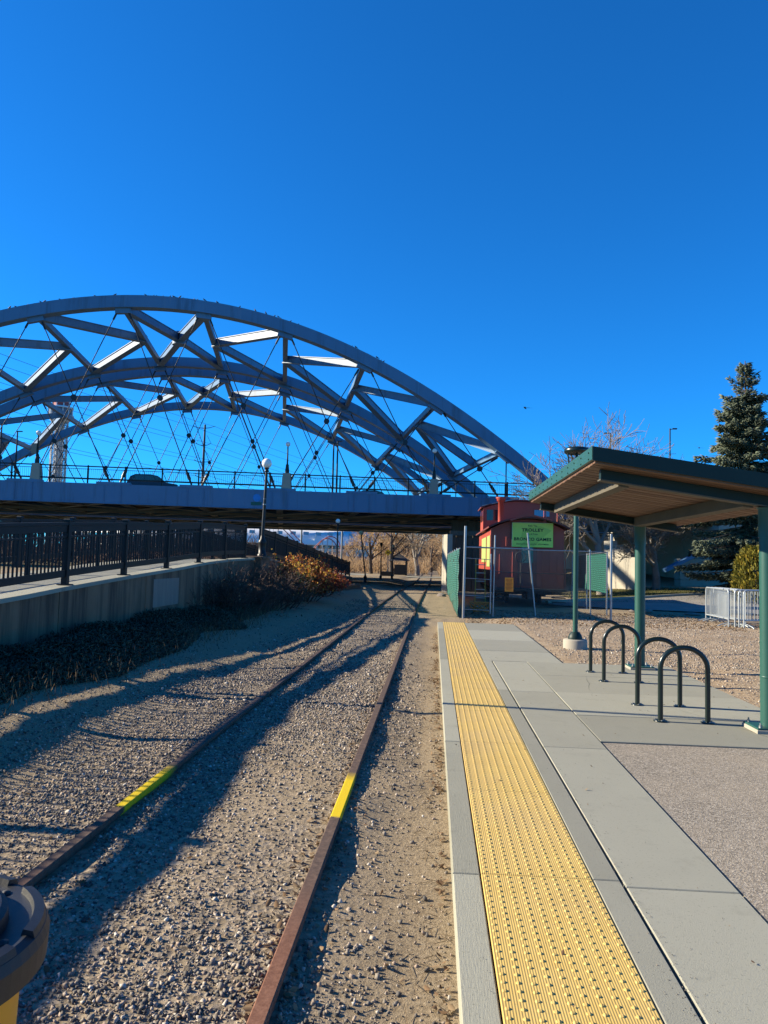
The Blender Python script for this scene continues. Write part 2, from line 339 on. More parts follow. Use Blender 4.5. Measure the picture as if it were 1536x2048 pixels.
def groundmat():
    m, nt, b = newmat('dirt, gravel and dry grass'); za = N(nt, 'ShaderNodeAttribute', attribute_name='zone'); sp = N(nt, 'ShaderNodeSeparateColor'); nt.links.new(za.outputs['Color'], sp.inputs[0])
    big = noise(nt, .7, 5, .65); fine = noise(nt, 38, 5, .75)
    dirt = mix(nt, ramp(nt, big, [(.3, (.41, .305, .18)), (.7, (.52, .405, .255))]), ramp(nt, fine, [(.33, (.22, .16, .10)), (.52, (.48, .375, .24)), (.72, (.70, .575, .40))]), .62)
    v = N(nt, 'ShaderNodeTexVoronoi'); v.inputs['Scale'].default_value = 26; g = N(nt, 'ShaderNodeNewGeometry'); nt.links.new(g.outputs['Position'], v.inputs['Vector'])
    vs_ = N(nt, 'ShaderNodeSeparateColor'); nt.links.new(v.outputs['Color'], vs_.inputs[0])
    bal = ramp(nt, vs_.outputs[0], [(0, (.20, .16, .115)), (.35, (.35, .28, .20)), (.7, (.50, .40, .29)), (1, (.64, .53, .40))])
    v2 = N(nt, 'ShaderNodeTexVoronoi'); v2.inputs['Scale'].default_value = 55; nt.links.new(g.outputs['Position'], v2.inputs['Vector'])
    vs2 = N(nt, 'ShaderNodeSeparateColor'); nt.links.new(v2.outputs['Color'], vs2.inputs[0])
    pea = ramp(nt, vs2.outputs[1], [(0, (.24, .155, .09)), (.25, (.47, .34, .21)), (.65, (.62, .47, .31)), (1, (.78, .64, .46))])
    pea = mix(nt, pea, (.36, .255, .155), ramp(nt, noise(nt, 1.6, 5), [(.45, (0, 0, 0)), (.72, (.7,) * 3)]))
    gr = mix(nt, ramp(nt, noise(nt, 3, 6, .75), [(.35, (.10, .115, .025)), (.55, (.185, .17, .045)), (.72, (.27, .21, .09))]), ramp(nt, noise(nt, 60, 3), [(.3, (.05, .055, .02)), (.7, (.25, .22, .09))]), .4)
    o = mix(nt, dirt, bal, sp.outputs[0]); o = mix(nt, o, pea, sp.outputs[1]); o = mix(nt, o, gr, sp.outputs[2])
    nt.links.new(o, b.inputs['Base Color']); b.inputs['Roughness'].default_value = .95; b.inputs['Specular IOR Level'].default_value = .15
    h = mix(nt, fine, v.outputs['Distance'], sp.outputs[0]); bump(nt, b, h, .8, .03); return m
MT['ground'] = groundmat()
def aggmat():
    m, nt, b = newmat('exposed aggregate paving'); g = N(nt, 'ShaderNodeNewGeometry'); v = N(nt, 'ShaderNodeTexVoronoi'); v.inputs['Scale'].default_value = 95; nt.links.new(g.outputs['Position'], v.inputs['Vector'])
    s = N(nt, 'ShaderNodeSeparateColor'); nt.links.new(v.outputs['Color'], s.inputs[0])
    o = ramp(nt, s.outputs[0], [(0, (.15, .125, .09)), (.3, (.30, .255, .19)), (.7, (.44, .375, .285)), (1, (.64, .56, .44))])
    o = mix(nt, o, (.50, .41, .29), ramp(nt, noise(nt, .9, 5), [(.42, (0, 0, 0)), (.75, (.6,) * 3)]))
    nt.links.new(o, b.inputs['Base Color']); b.inputs['Roughness'].default_value = .9; bump(nt, b, v.outputs['Distance'], .6, .006); return m
MT['agg'] = aggmat()
MT['pebble'] = tonemat('ballast stones', [(0, (.08, .075, .072)), (.3, (.21, .19, .165)), (.55, (.36, .31, .25)), (.75, (.47, .345, .25)), (.92, (.60, .51, .41)), (1, (.78, .72, .62))], .8)
MT['leaf'] = tonemat('dry leaves', [(0, (.13, .07, .035)), (.5, (.33, .20, .10)), (1, (.52, .37, .21))], .8, .2)
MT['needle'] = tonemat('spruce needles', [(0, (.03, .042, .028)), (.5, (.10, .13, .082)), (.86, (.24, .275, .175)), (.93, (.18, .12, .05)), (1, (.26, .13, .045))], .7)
MT['golden'] = tonemat('golden evergreen sprays', [(0, (.12, .12, .02)), (.6, (.33, .29, .035)), (1, (.48, .34, .04))], .7, .2)
MT['juniper'] = tonemat('juniper sprays', [(0, (.025, .034, .022)), (.6, (.062, .082, .052)), (1, (.13, .15, .095))], .75)
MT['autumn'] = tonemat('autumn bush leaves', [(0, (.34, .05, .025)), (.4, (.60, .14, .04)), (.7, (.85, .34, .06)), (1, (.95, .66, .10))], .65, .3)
MT['straw'] = tonemat('dry straw', [(0, (.16, .10, .06)), (1, (.40, .29, .16))], .9, .2)
MT['grassb'] = tonemat('grass blades', [(0, (.07, .085, .02)), (.6, (.16, .17, .04)), (1, (.32, .26, .11))], .8, .3)
def screenmat():
    m, nt, b = newmat('green windscreen mesh'); g = N(nt, 'ShaderNodeNewGeometry'); w = N(nt, 'ShaderNodeTexWave', wave_type='BANDS', bands_direction='Z'); w.inputs['Scale'].default_value = 4.2; w.inputs['Distortion'].default_value = 1.2; w.inputs['Detail'].default_value = 1
    nt.links.new(g.outputs['Position'], w.inputs['Vector']); o = ramp(nt, w.outputs[0], [(.1, (.008, .085, .065)), (.7, (.02, .19, .145))])
    nt.links.new(o, b.inputs['Base Color']); b.inputs['Roughness'].default_value = .6; bump(nt, b, w.outputs[0], .5, .02); return m
MT['screen'] = screenmat()

# the whole palette is mixed a little light above: one shared factor brings every base colour to its real-world value
def real_albedo(skip, k=.62):
    for m in bpy.data.materials:
        if m.name in skip or not m.use_nodes: continue
        nt = m.node_tree; b = nt.nodes.get('Principled BSDF')
        if b is None or not b.inputs['Base Color'].is_linked: continue
        src = b.inputs['Base Color'].links[0].from_socket; o = mix(nt, src, (k, k, k), 1.0, 'MULTIPLY'); nt.links.new(o, b.inputs['Base Color'])
        for t in nt.nodes:
            if t.type == 'BSDF_TRANSLUCENT': nt.links.new(o, t.inputs[0])
real_albedo({'lime sign face', 'amber plastic bin', 'white stadium cladding', 'white globe glass', 'orange sign face', 'tan willow twigs'})
# ------------------------------------------------------------------ terrain
def zg(x, y):
    x = np.asarray(x, float); y = np.asarray(y, float)
    z = -0.098 + 0 * x
    z = z - .38 * sst(30, 90, y) * (1 - sst(3, 12, x))
    z = z + .16 * sst(-3.0, -4.5, x) + (.03 * sst(-4.4, -6.2, x) * (1 - sst(22, 40, y) * .3))                       # bank up to the retaining wall
    z = z - .03 * np.exp(-((x + 3.0) / .6) ** 2)
    z = z - .03 * np.exp(-((x + .1) / .35) ** 2) * (y < 22)
    z = z + .075 * sst(1.6, 2.6, x) * (1 - sst(26, 30, y))                                # pea gravel right of the platform
    z = z + (.50 * sst(38, 50, y) + .9 * sst(52, 75, y)) * sst(7, 15, x)                  # lawn mound and bank
    z = z + .75 * sst(-9.4, -12, x) * (1 - sst(60, 80, y))
    return z
def zgn(x, y):
    a = sst(120, 20, np.hypot(x, y)); n = (vnoise(x * 1.3, y * 1.3, 1) - .5) * .045 + (vnoise(x * 4, y * 4, 2) - .5) * .022 + (vnoise(x * 11, y * 11, 3) - .5) * .010
    onplat = ((x > .0) & (x < 4.3) & (y < 22)).astype(float)
    return zg(x, y) + n * (1 - .8 * onplat) * (.4 + .6 * a)
def axis(a, b, st, lo, hi, gr):
    m = list(np.arange(a, b, st)); s, v = st, a
    L = []
    while v > lo: s *= gr; v -= s; L.append(v)
    s, v = st, m[-1]; H_ = []
    while v < hi: s *= gr; v += s; H_.append(v)
    return np.array(L[::-1] + m + H_)
gx = axis(-8, 6, .09, -900, 900, 1.13); gy = axis(1.5, 26, .11, -14, 3500, 1.09)
GX, GY = np.meshgrid(gx, gy); GZ = zgn(GX, GY); nx, ny = len(gx), len(gy)
ii = (np.arange(ny - 1)[:, None] * nx + np.arange(nx - 1)[None]).ravel()
gobj = bigmesh('ground', np.stack([GX, GY, GZ], -1).reshape(-1, 3), np.stack([ii, ii + 1, ii + nx + 1, ii + nx], -1), MT['ground'], smooth=True)
tag(gobj, 'dry dirt and gravel ground along the rail line', kind='structure')
zx, zy = GX.ravel(), GY.ravel()
wob = (vnoise(zx * .9, zy * .9, 7) - .5) * 1.0
zb = .75 * sst(-3.6, -2.5, zx + wob * .7) * sst(.0, -.75, zx + wob * .35) * (.35 + .65 * vnoise(zx * .6, zy * .5, 9))
zp = sst(1.2, 1.7, zx) * (1 - sst(24, 27, zy + wob * 2)) 
zgr = sst(7.0, 9.0, zx + wob) * sst(37, 42, zy + wob * 2) * (1 - sst(47, 52, zy + wob * 4) * .75) + sst(-18, -26, zx) * .5
zone = np.stack([zb, zp, np.clip(zgr, 0, 1), np.ones_like(zb)], -1).astype(np.float32)
ca = gobj.data.attributes.new('zone', 'FLOAT_COLOR', 'POINT'); ca.data.foreach_set('color', zone.ravel())

# concrete path curving in from the right, behind the shelter
def sheet(name, poly, mat_, dz, label, n=40):
    # poly: list of (left pt, right pt) rows
    V = []; m = MB(); k = 14
    for (a, b) in poly:
        for j in range(k + 1):
            t = j / k; x = a[0] + (b[0] - a[0]) * t; y = a[1] + (b[1] - a[1]) * t; V.append((x, y, float(zg(x, y)) + dz))
    F_ = [(i * (k + 1) + j, i * (k + 1) + j + 1, (i + 1) * (k + 1) + j + 1, (i + 1) * (k + 1) + j) for i in range(len(poly) - 1) for j in range(k)]
    m.add(V, F_, True); o = m.build(name, mat_); return tag(o, label, kind='structure')
rows = []
for t in np.linspace(0, 1, 22):
    x = 5.2 + 42 * t; yn = 31.0 - 3.5 * t + 2.5 * math.exp(-t * 9); yf = 35 + 13 * (1 - math.exp(-t * 5)); rows.append(((x, yn), (x, yf)))
sheet('path', rows, MT['asph'], .045, 'grey concrete path curving behind the shelter')
kb = MB(); kb.tube([(a[1][0], a[1][1] + .1, float(zg(a[1][0], a[1][1])) + .08) for a in rows], .10, 6); tag(kb.build('kerb', MT['conc']), 'pale kerb along the far side of the path', kind='structure')
sheet('crossing_path', [((-40, 100), (-40, 108)), ((-12, 100), (-12, 108)), ((-2, 100), (-2, 107)), ((6, 100), (6, 107))], MT['conc'], .05, 'sunlit trail crossing the tracks beyond the bridges')

# ------------------------------------------------------------------ rail track
def xoff(y): return .22 * float(sst(25, 75, y))
def make_rail(x0, label):
    ys = list(np.arange(-4, 30, .5)) + list(np.arange(30, 230, 4.0)); prof = [(-.062, -.17), (-.062, -.155), (-.012, -.135), (-.012, -.045), (-.036, -.034), (-.036, -.006), (-.030, 0), (.030, 0), (.036, -.006), (.036, -.034), (.012, -.045), (.012, -.135), (.062, -.155), (.062, -.17)]
    V = []; n = len(prof)
    for y in ys:
        zt = -.042 - .38 * float(sst(30, 90, y)); xx = x0 + xoff(y)
        V += [(xx + a, y, zt + b) for a, b in prof]
    m = MB(); m.add(V, [(i * n + k, i * n + (k + 1) % n, (i + 1) * n + (k + 1) % n, (i + 1) * n + k) for i in range(len(ys) - 1) for k in range(n)])
    return tag(m.build('rail', MT['track']), label, 'rail', 'rails of the track')
make_rail(-2.125, 'rusty steel rail farther from the platform, half buried in ballast')
make_rail(-.628, 'rusty steel rail nearer the platform, with yellow paint mark')
# painted overspray stones and loose ballast come with the stones below

# ------------------------------------------------------------------ platform
plat = empty('platform', (0.9, 10, 0), 'long grey concrete boarding platform with yellow tactile strip', 'platform')
J = [-3.34, -1.82, 1.21, 4.24, 7.27, 10.30, 13.33, 16.36, 19.39, 21.45]
rnd = random.Random(3)
def slab(x0, x1, y0, y1, z1=0.0, m='conc', name='slab', par=plat, b=.005):
    return MB().bevbox(x0 + .004, x1 - .004, y0 + .004, y1 - .004, -.3, z1 + rnd.uniform(-.003, .003), b).build(name, MT[m], par)
for a, b in zip(J[:-1], J[1:]):
    slab(.134, .289, a, b, -.001, 'broom', 'edge_slab')
    if b < 13.4: slab(.889, 1.040, a, b, -.001, 'conc', 'inner_slab')
    if b < 13.4:
        slab(1.049, 1.642, a - .07 + .1 * 0, b - .07, 0)
for a, b in [(13.33, 14.85), (14.85, 16.9), (16.9, 19.2), (19.2, 21.45)]: slab(.889, 2.27, a, b, 0)
MB().box(.14, 2.26, -3.3, 21.4, -.32, -.030).build('joint_bed', MT['joint'], plat)
# tactile panels and domes
dome = MB(); dome.lathe([(.0118, 0), (.0105, .0028), (.0075, .0047), (0.0, .0052)], 10); dome_me = dome.mesh(); dome_me.materials.append(MT['tact'])
dv, df = [], []
n_obj = 0
PJ = [4.24 - 1.515 * k for k in range(4, 0, -1)] + [4.24 + 1.515 * k for k in range(0, 12)]
PJ = [y for y in PJ if y < 21.0]
lo = MB().lathe([(.0118, 0), (.0095, .0038), (.004, .0052)], 6); lov = np.array(lo.v); 
lof = []
for f in lo.f:
    if len(f) == 4: lof += [(f[0], f[1], f[2]), (f[0], f[2], f[3])]
    elif f[0] >= 12 or min(f) >= 12: lof += [(f[0], f[i], f[i + 1]) for i in range(1, len(f) - 1)]
lof = np.array(lof)
for a in PJ:
    b = min(a + 1.515, 21.45)
    p = MB().bevbox(.2925, .8865, a + .003, b - .003, -.05, .002, .003).build('tactile_panel', MT['tact'], plat)
    pw = wpos(p); xs = .2925 + .0225 + np.arange(10) * .0610; ys = np.arange(a + .028, b - .02, .0606)
    rest = []
    for y in ys:
        for x in xs:
            if 2.75 < y and n_obj < 300 and a > 2:
                link('dome', dome_me, None, p, (x - pw.x, y - pw.y, .002 - pw.z)); n_obj += 1
            else: rest.append((x, y, .002))
    if rest:
        rest = np.array(rest); V, Fa, _ = scatter(lov, lof, rest, np.ones(len(rest)), np.tile(np.eye(3), (len(rest), 1, 1)))
        tag(bigmesh('domes', V, Fa, MT['tact'], p), kind='stuff')
# bike-rack pad
pad = empty('concrete_pad', (2.8, 10.4, 0), 'square concrete pad carrying the bike racks under the shelter', 'pavement')
for a, b in [(7.53, 8.78), (8.78, 10.28), (10.28, 11.80), (11.80, 13.32)]: slab(1.645, 4.04, a, b, 0, 'conc', 'slab', pad)
MB().box(1.66, 4.03, 7.55, 13.3, -.3, -.03).build('joint_bed', MT['joint'], pad)
ag = MB().bevbox(1.652, 6.5, -3, 7.51, -.3, -.012, .006).build('aggregate_paving', MT['agg']); tag(ag, 'pinkish exposed aggregate paving beside the platform', kind='structure')

# ------------------------------------------------------------------ ramp, wall and railings on the left
XW = -6.2
def zw(y): return float(np.interp(y, [-8, 4.0, 8.5, 10.43, 12.44, 15.12, 17.74, 20.08, 22.5, 26.5, 28, 40, 57, 62], [1.15, 1.06, .95, 1.0, 1.13, 1.27, 1.39, 1.53, 1.62, 1.69, 1.67, 1.1, .40, .25]))
wall = empty('retaining_wall', (XW, 15, 0), 'stained concrete retaining wall below the ramp railing', 'wall')
def wallseg(y0, y1, thick=.30, name='wall_panel', m='wall', x=XW):
    ys = np.linspace(y0 + .012, y1 - .012, max(2, int((y1 - y0) / 1.0) + 1)); V = []
    for y in ys: V += [(x, y, -.6), (x, y, zw(y) - .07), (x - thick, y, zw(y) - .07), (x - thick, y, -.6)]
    k = len(ys); mb = MB(); mb.add(V, [(i * 4 + j, i * 4 + (j + 1) % 4, i * 4 + 4 + (j + 1) % 4, i * 4 + 4 + j) for i in range(k - 1) for j in range(4)] + [(0, 1, 2, 3), tuple(4 * (k - 1) + j for j in (3, 2, 1, 0))])
    return mb.build(name, MT[m], wall)
WJ = [-8, -3.2, 1.6, 6.9, 12.15, 15.9, 19.3, 22.4, 26.2]
for a, b in zip(WJ[:-1], WJ[1:]): wallseg(a, b)
for a, b in [(26.6, 31), (31, 36), (36, 42), (42, 49), (49, 57)]: wallseg(a, b)
MB().box(XW - .28, XW - .05, -8, 57, -.6, .38).build('joint_bed', MT['joint'], wall)
def capseg(y0, y1, x0, x1, top=.0, th=.07):
    ys = np.linspace(y0 + .004, y1 - .004, max(2, int((y1 - y0)) + 1)); V = []
    for y in ys: V += [(x0, y, zw(y) + top - th), (x1, y, zw(y) + top - th), (x1, y, zw(y) + top), (x0, y, zw(y) + top)]
    k = len(ys); mb = MB(); mb.add(V, [(i * 4 + j, i * 4 + (j + 1) % 4, i * 4 + 4 + (j + 1) % 4, i * 4 + 4 + j) for i in range(k - 1) for j in range(4)] + [(0, 1, 2, 3), tuple(4 * (k - 1) + j for j in (3, 2, 1, 0))]); return mb
for a, b in zip(WJ[:-1], WJ[1:]): capseg(a, b, XW - .34, XW + .035).build('cap', MT['conc'], wall)
capseg(26.4, 57, XW - .34, XW + .03).build('cap', MT['conc'], wall)
# painted-over graffiti patch
pp = MB().box(XW - .01, XW + .004, 16.35, 18.0, .52, 1.15).build('paint_patch', mat('pale patch paint', (.27, .21, .165), (.20, .155, .125), 2, .8, stretch=(1, 3, .3)), wall); tag(pp, 'pale grey painted patch on the wall')
MB().box(XW - .25, XW + .24, 25.6, 27.0, -.6, 1.66).bevbox(XW - .30, XW + .32, 25.55, 27.05, 1.66, 1.74, .02).build('lamp_pier', MT['wall'], wall)
def ramp_strip(x0, x1, y0, y1, dz, name, m, label):
    ys = np.linspace(y0, y1, int(y1 - y0) + 1); V = []
    for y in ys: V += [(x0, y, zw(y) + dz), (x1, y, zw(y) + dz)]
    mb = MB(); mb.add(V, [(2 * i, 2 * i + 1, 2 * i + 3, 2 * i + 2) for i in range(len(ys) - 1)]); return tag(mb.build(name, MT[m]), label, kind='structure')
ramp_strip(-9.3, XW - .34, -8, 62, -.10, 'ramp_path', 'conc', 'pale concrete ramp path behind the railing')
# railings
def railing(x, y0, y1, label, picks, first_part_y, face=1, zo=0.0):
    e = empty('guard_railing', (x, (y0 + y1) / 2, 0), label, 'railing'); pitch = 2.44
    posts = [y0 + k * pitch for k in range(int((y1 - y0) / pitch) + 1)]
    npk = 0; rest = []; pk_me = {}
    for k, y in enumerate(posts):
        z = zw(y) + zo; m = MB(); m.box(x - .05, x + .05, y - .05, y + .05, z - .0, z + 1.10); m.bevbox(x - .062, x + .062, y - .062, y + .062, z + 1.10, z + 1.14, .018); m.box(x - .10, x + .10, y - .10, y + .10, z, z + .016)
        m.build('post', MT['rail'], e)
        if k == len(posts) - 1: break
        yb = posts[k + 1]; zb_ = zw(yb) + zo; a, b = y + .05, yb - .05
        def P(yy, h): t = (yy - y) / (yb - y); return (x, yy, z + (zb_ - z) * t + h)
        MB().beam(P(a, 1.055), P(b, 1.055), .085, .05).build('handrail', MT['rail'], e)
        MB().beam(P(a, .97), P(b, .97), .05, .115).build('top_rail', MT['rail'], e)
        MB().beam(P(a, .83), P(b, .83), .04, .03).build('mid_rail', MT['rail'], e)
        MB().beam(P(a, .20), P(b, .20), .05, .115).build('bottom_rail', MT['rail'], e)
        ym = (y + yb) / 2; MB().beam(P(ym, .20), P(ym, .95), .035, .035, (0, 1, 0)).build('middle_post', MT['rail'], e)
        for q in np.arange(a + .06, b - .02, .1165):
            if abs(q - ym) < .03: continue
            p0, p1 = P(q, .255), P(q, .915)
            if picks and q > first_part_y and npk < 300:
                if 'm' not in pk_me: pk_me['m'] = MB().box(-.011, .011, -.0135, .0135, 0, .66).mesh(); pk_me['m'].materials.append(MT['rail'])
                link('picket', pk_me['m'], None, e, (0, q - e.location.y, p0[2])); npk += 1
            else: rest.append((p0, p1))
    if rest:
        mb = MB()
        for p0, p1 in rest: mb.beam(p0, p1, .022, .027, (0, 1, 0))
        tag(mb.build('pickets', MT['rail'], e), kind='stuff')
    return e
railing(XW - .13, 12.57 - 2.44 * 8, 26.3, 'dark metal guard railing on top of the retaining wall, rising to the lamp', True, 10.0)
railing(XW - .13, 27.0, 56.5, 'dark guard railing sloping down behind the orange bush', True, 27)
railing(-9.2, 11.2 - 2.44 * 7, 56, 'dark guard railing on the far side of the ramp path', False, 0, zo=.02)

# ------------------------------------------------------------------ street lamps with globes
def globe_lamp(loc, h, label, lean=(0, 0), gr=.165, group='globe lamps', dark=False):
    e = empty('globe_lamp', loc, label, 'street lamp', group); b = loc[2]
    m = MB(); m.lathe([(.17, 0), (.17, .06), (.13, .09), (.13, .42), (.145, .45), (.145, .52), (.085, .60), (.062, .72)], 10); m.build('base', MT['black'], e, True)
    top = h - 2 * gr; MB().tube([(0, 0, .70), (lean[0], lean[1], top - .10)], [.06, .045], 10).build('pole', MT['black'], e, True)
    MB().lathe([(.045, -.12), (.07, -.10), (.07, -.06), (.05, -.04), (.085, .0), (.085, .04)], 10, (lean[0], lean[1], top)).build('fitter', MT['black'], e, True)
    MB().lathe([(.0 if i in (0, 10) else gr * math.sin(math.pi * i / 10), gr - gr * math.cos(math.pi * i / 10)) for i in range(11)], 16, (lean[0], lean[1], top + .02)).build('globe', MT['globe'] if not dark else MT['black'], e, True)  # dark: black globe puts the shaded silhouette into the colour
    return e
l1 = globe_lamp((-6.0, 25.9, 1.74), 3.42, 'tall globe lamp with round blue sign beside the ramp railing', (.06, 0), .175)
lz = 1.74
sg = MB(); sg.tube([(-.24, -.06, 2.04), (-.24, -.045, 2.04)], .135, 24); sgo = sg.build('round_sign', MT['bluesign'], l1, True); tag(sgo, 'round blue sign')
rg_ = MB(); rg_.tube([(-.24 + .112 * math.cos(t), -.0625, 2.04 + .112 * math.sin(t)) for t in np.linspace(0, 6.2832, 25)[:-1]], .005, 5, closed=True); rg_.beam((-.30, -.064, 2.04), (-.18, -.064, 2.04), .004, .02); rg_.beam((-.29, -.064, 2.075), (-.24, -.064, 2.11), .004, .014); rg_.build('emblem', mat('pale blue print', (.08, .36, .72), None, 3, .5), sgo)
gs = MB().box(-.44, -.06, -.075, -.06, 1.77, 1.89).build('trail_sign', MT['greensign'], l1, True)
ml = MB()
for x0, x1, z in [(-.42, -.40, 1.83), (-.37, -.27, 1.85), (-.25, -.14, 1.85), (-.36, -.28, 1.80)]: ml.box(x0, x1, -.0785, -.0765, z - .012, z + .012)
ml.build('sign_print', MT['whitep'], gs)
MB().tube([(.03, 0, 1.80), (.03, 0, 1.83)], .062, 10).tube([(.035, 0, 2.0), (.035, 0, 2.012)], .06, 10).build('strap', MT['galv'], l1, True)
globe_lamp((-6.75, 52, .62), 3.9, 'globe lamp at the low end of the sloping railing', (0, 0))
globe_lamp((-5.65, 62, -.2), 4.35, 'leaning globe lamp under the bridge, standing free of the railing', (-.42, 0), .2)
globe_lamp((-5.5, 78, -.45), 4.0, 'globe lamp under the far bridge, coloured black as a silhouette, left of the yellow diamond sign', (0, 0), .16, dark=True)
globe_lamp((-4.55, 82, -.45), 3.9, 'globe lamp behind the yellow diamond sign', (.1, 0), .17)
globe_lamp((-6.45, 9.85, .93), 4.3, 'globe lamp on the ramp just outside the picture, casting the long thin shadow', (0, 0), .175)

# ------------------------------------------------------------------ arch bridges
TH = R(11.5); UX, UY = math.cos(TH), math.sin(TH); U0 = -19.6
def BP(u, t, z): return np.array([u * UX - t * UY, 54.0 + u * UY + t * UX, z])
def za(s): return 19.726 - .015453 * s * s + 8.63e-7 * s ** 4
NODES = [-49.6, -44.6, -39.2, -33.8, -28.1, -22.35, -16.85, -11.1, -5.35, 0.0, 5.1]
VD = np.array([-UY, UX, 0.0])
def bridge(t0, label, near, detail=True):
    base = BP(U0, t0 + 8, 0); base[2] = 0
    e = empty('arch_bridge', Vector(base), label, 'bridge'); W = 16.2
    for t in (t0, t0 + W):
        ss = np.linspace(-31.5, 31.5, 64); V = []
        for s in ss:
            z = za(s); d = np.array([1, 0, -2 * .015453 * s + 4 * 8.63e-7 * s ** 3]); d /= np.linalg.norm(d); nrm = (-d[2], d[0])
            for a, b in ((0, 0), (.78, 0), (.78, -.84), (0, -.84)): V.append(BP(U0 + s + nrm[0] * b, t + a, z + nrm[1] * b))
        m = MB(); k = len(ss); m.add(V, [(i * 4 + j, i * 4 + (j + 1) % 4, i * 4 + 4 + (j + 1) % 4, i * 4 + 4 + j) for i in range(k - 1) for j in range(4)] + [(0, 1, 2, 3), tuple(4 * (k - 1) + j for j in (3, 2, 1, 0))])
        m.build('arch_rib', MT['steel'], e)
        for u in NODES:
            z = za(u - U0)
            if z < 8.3: continue
            sl_ = -2 * .015453 * (u - U0); m = MB(); m.beam(BP(u - .52, t + .4, z - 1.02 - .52 * sl_), BP(u + .52, t + .4, z - 1.02 + .52 * sl_), .34, .36); m.build('gusset_plate', MT['steel'], e)
    def nd(u, t, dz=-.62): return BP(u, t, za(u - U0) + dz)
    for u in NODES:
        if za(u - U0) < 8.9: continue
        m = MB(); m.beam(nd(u, t0 + .6), nd(u, t0 + W + .2), .38, .42); m.build('cross_strut', MT['steel'], e)
    def brace(p, q, w=.42, h=.50):
        # I-shaped brace: web with proud flanges
        m = MB(); m.beam(p, q, w, h); d = vnorm(q - p); sd = vnorm(np.cross(d, (0, 0, 1))); u = np.cross(sd, d)
        for sgn in (-1, 1): m.beam(p + u * sgn * (h / 2 + .02), q + u * sgn * (h / 2 + .02), w + .13, .05)
        m.build('brace', MT['steel'], e)
    N_ = [u for u in NODES if za(u - U0) >= 8.9]
    for i in range(len(N_) - 1):
        a, b = N_[i], N_[i + 1]; mid = (a + b) / 2
        if abs(mid - U0) < 1:
            c = (nd(a, t0 + W / 2 + .4) + nd(b, t0 + W / 2 + .4)) / 2; c[2] = za(0) - .55
            for p in (nd(a, t0 + .8), nd(b, t0 + .8), nd(a, t0 + W), nd(b, t0 + W)): brace(p, c)
            MB().tube([c + np.array([0, 0, .5]), c - np.array([0, 0, .5])], .6, 12).build('brace_hub', MT['steel'], e)
        else:
            inn, out = (b, a) if mid < U0 else (a, b); c = nd(inn, t0 + W / 2 + .4)
            brace(c, nd(out, t0 + .8)); brace(c, nd(out, t0 + W))
            if i in (0, len(N_) - 2): brace(c, nd(out, t0 + W / 2 + .4))
    # hangers
    disc = MB(); sv = VD * .10; disc.tube([-sv, sv], .20, 14); disc_me = disc.mesh(); disc_me.materials.append(MT['cable'])
    for t in (t0 + .4, t0 + W + .4):
        for i, u in enumerate(N_):
            zt = za(u - U0) - 1.15
            for sgn in (-1, 1):
                v = NODES.index(u) + sgn
                tu = NODES[v] if 0 <= v < len(NODES) else u + sgn * 5
                p = BP(u + sgn * .42, t, zt); q = BP(tu - sgn * .36, t, 6.62)
                if zt < 8.0: continue
                m = MB(); m.tube([p, q], .036, 5); d = vnorm(p - q); m.tube([q, q + d * 1.15], .075, 6); m.tube([q + d * .4, q + d * .9], .12, 6); m.tube([p, p - d * .55], .07, 6); m.build('hanger', MT['cable'], e)
            if i + 1 < len(N_):
                w = N_[i + 1]; p1, q1 = np.array([u + .42, zt]), np.array([w - .36, 6.62]); p2, q2 = np.array([w - .42, za(w - U0) - 1.15]), np.array([u + .36, 6.62])
                A_ = np.array([q1 - p1, -(q2 - p2)]).T; kk = np.linalg.solve(A_, p2 - p1); c = p1 + (q1 - p1) * kk[0]
                pos = BP(c[0], t, c[1]) - np.array(wpos(e)); link('hanger_clamp', disc_me, None, e, Vector(pos))
        if t0 < 5: 
            MB().tube([BP(5.35, t, za(5.35 - U0) - 1.1), BP(5.35, t, 6.6)], .045, 6).tube([BP(5.35, t, 7.6), BP(5.35, t, 6.6)], .10, 6).build('hanger', MT['cable'], e)
    # deck: tie girders, slab, floor beams, laterals
    for t, nm in ((t0 - .15, 'tie_girder'), (t0 + W + .35, 'tie_girder')):
        m = MB(); m.beam(BP(-55, t + .3, 5.77), BP(70, t + .3, 5.77), .60, 1.30); m.beam(BP(-55, t + .3, 5.10), BP(70, t + .3, 5.10), .74, .05)
        for u in NODES: m.beam(BP(u - 1.1, t + .3, 6.46), BP(u + 1.1, t + .3, 6.46), .66, .20)
        m.build(nm, MT['steel'], e)
        for u in NODES:
            for du in (-.55, .55): MB().beam(BP(u + du, t - .02, 5.16), BP(u + du, t - .02, 6.36), .04, .06, VD).build('stiffener', MT['steel'], e)
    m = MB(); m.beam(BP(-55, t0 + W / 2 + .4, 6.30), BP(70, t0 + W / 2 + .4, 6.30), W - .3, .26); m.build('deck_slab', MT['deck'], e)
    for u in NODES + [10.6, 16.1]:
        m = MB(); m.beam(BP(u, t0 + .5, 5.72), BP(u, t0 + W + .1, 5.72), .08, .80); fb_ = m.build('floor_beam', MT['steelu'], e); MB().beam(BP(u, t0 + .5, 5.28), BP(u, t0 + W + .1, 5.28), .52, .05).build('flange', MT['flange'], fb_)
    for t in np.linspace(t0 + 2.6, t0 + W - 1.8, 5):
        MB().beam(BP(-55, t, 6.02), BP(40, t, 6.02), .22, .30).build('stringer', MT['deck'], e)
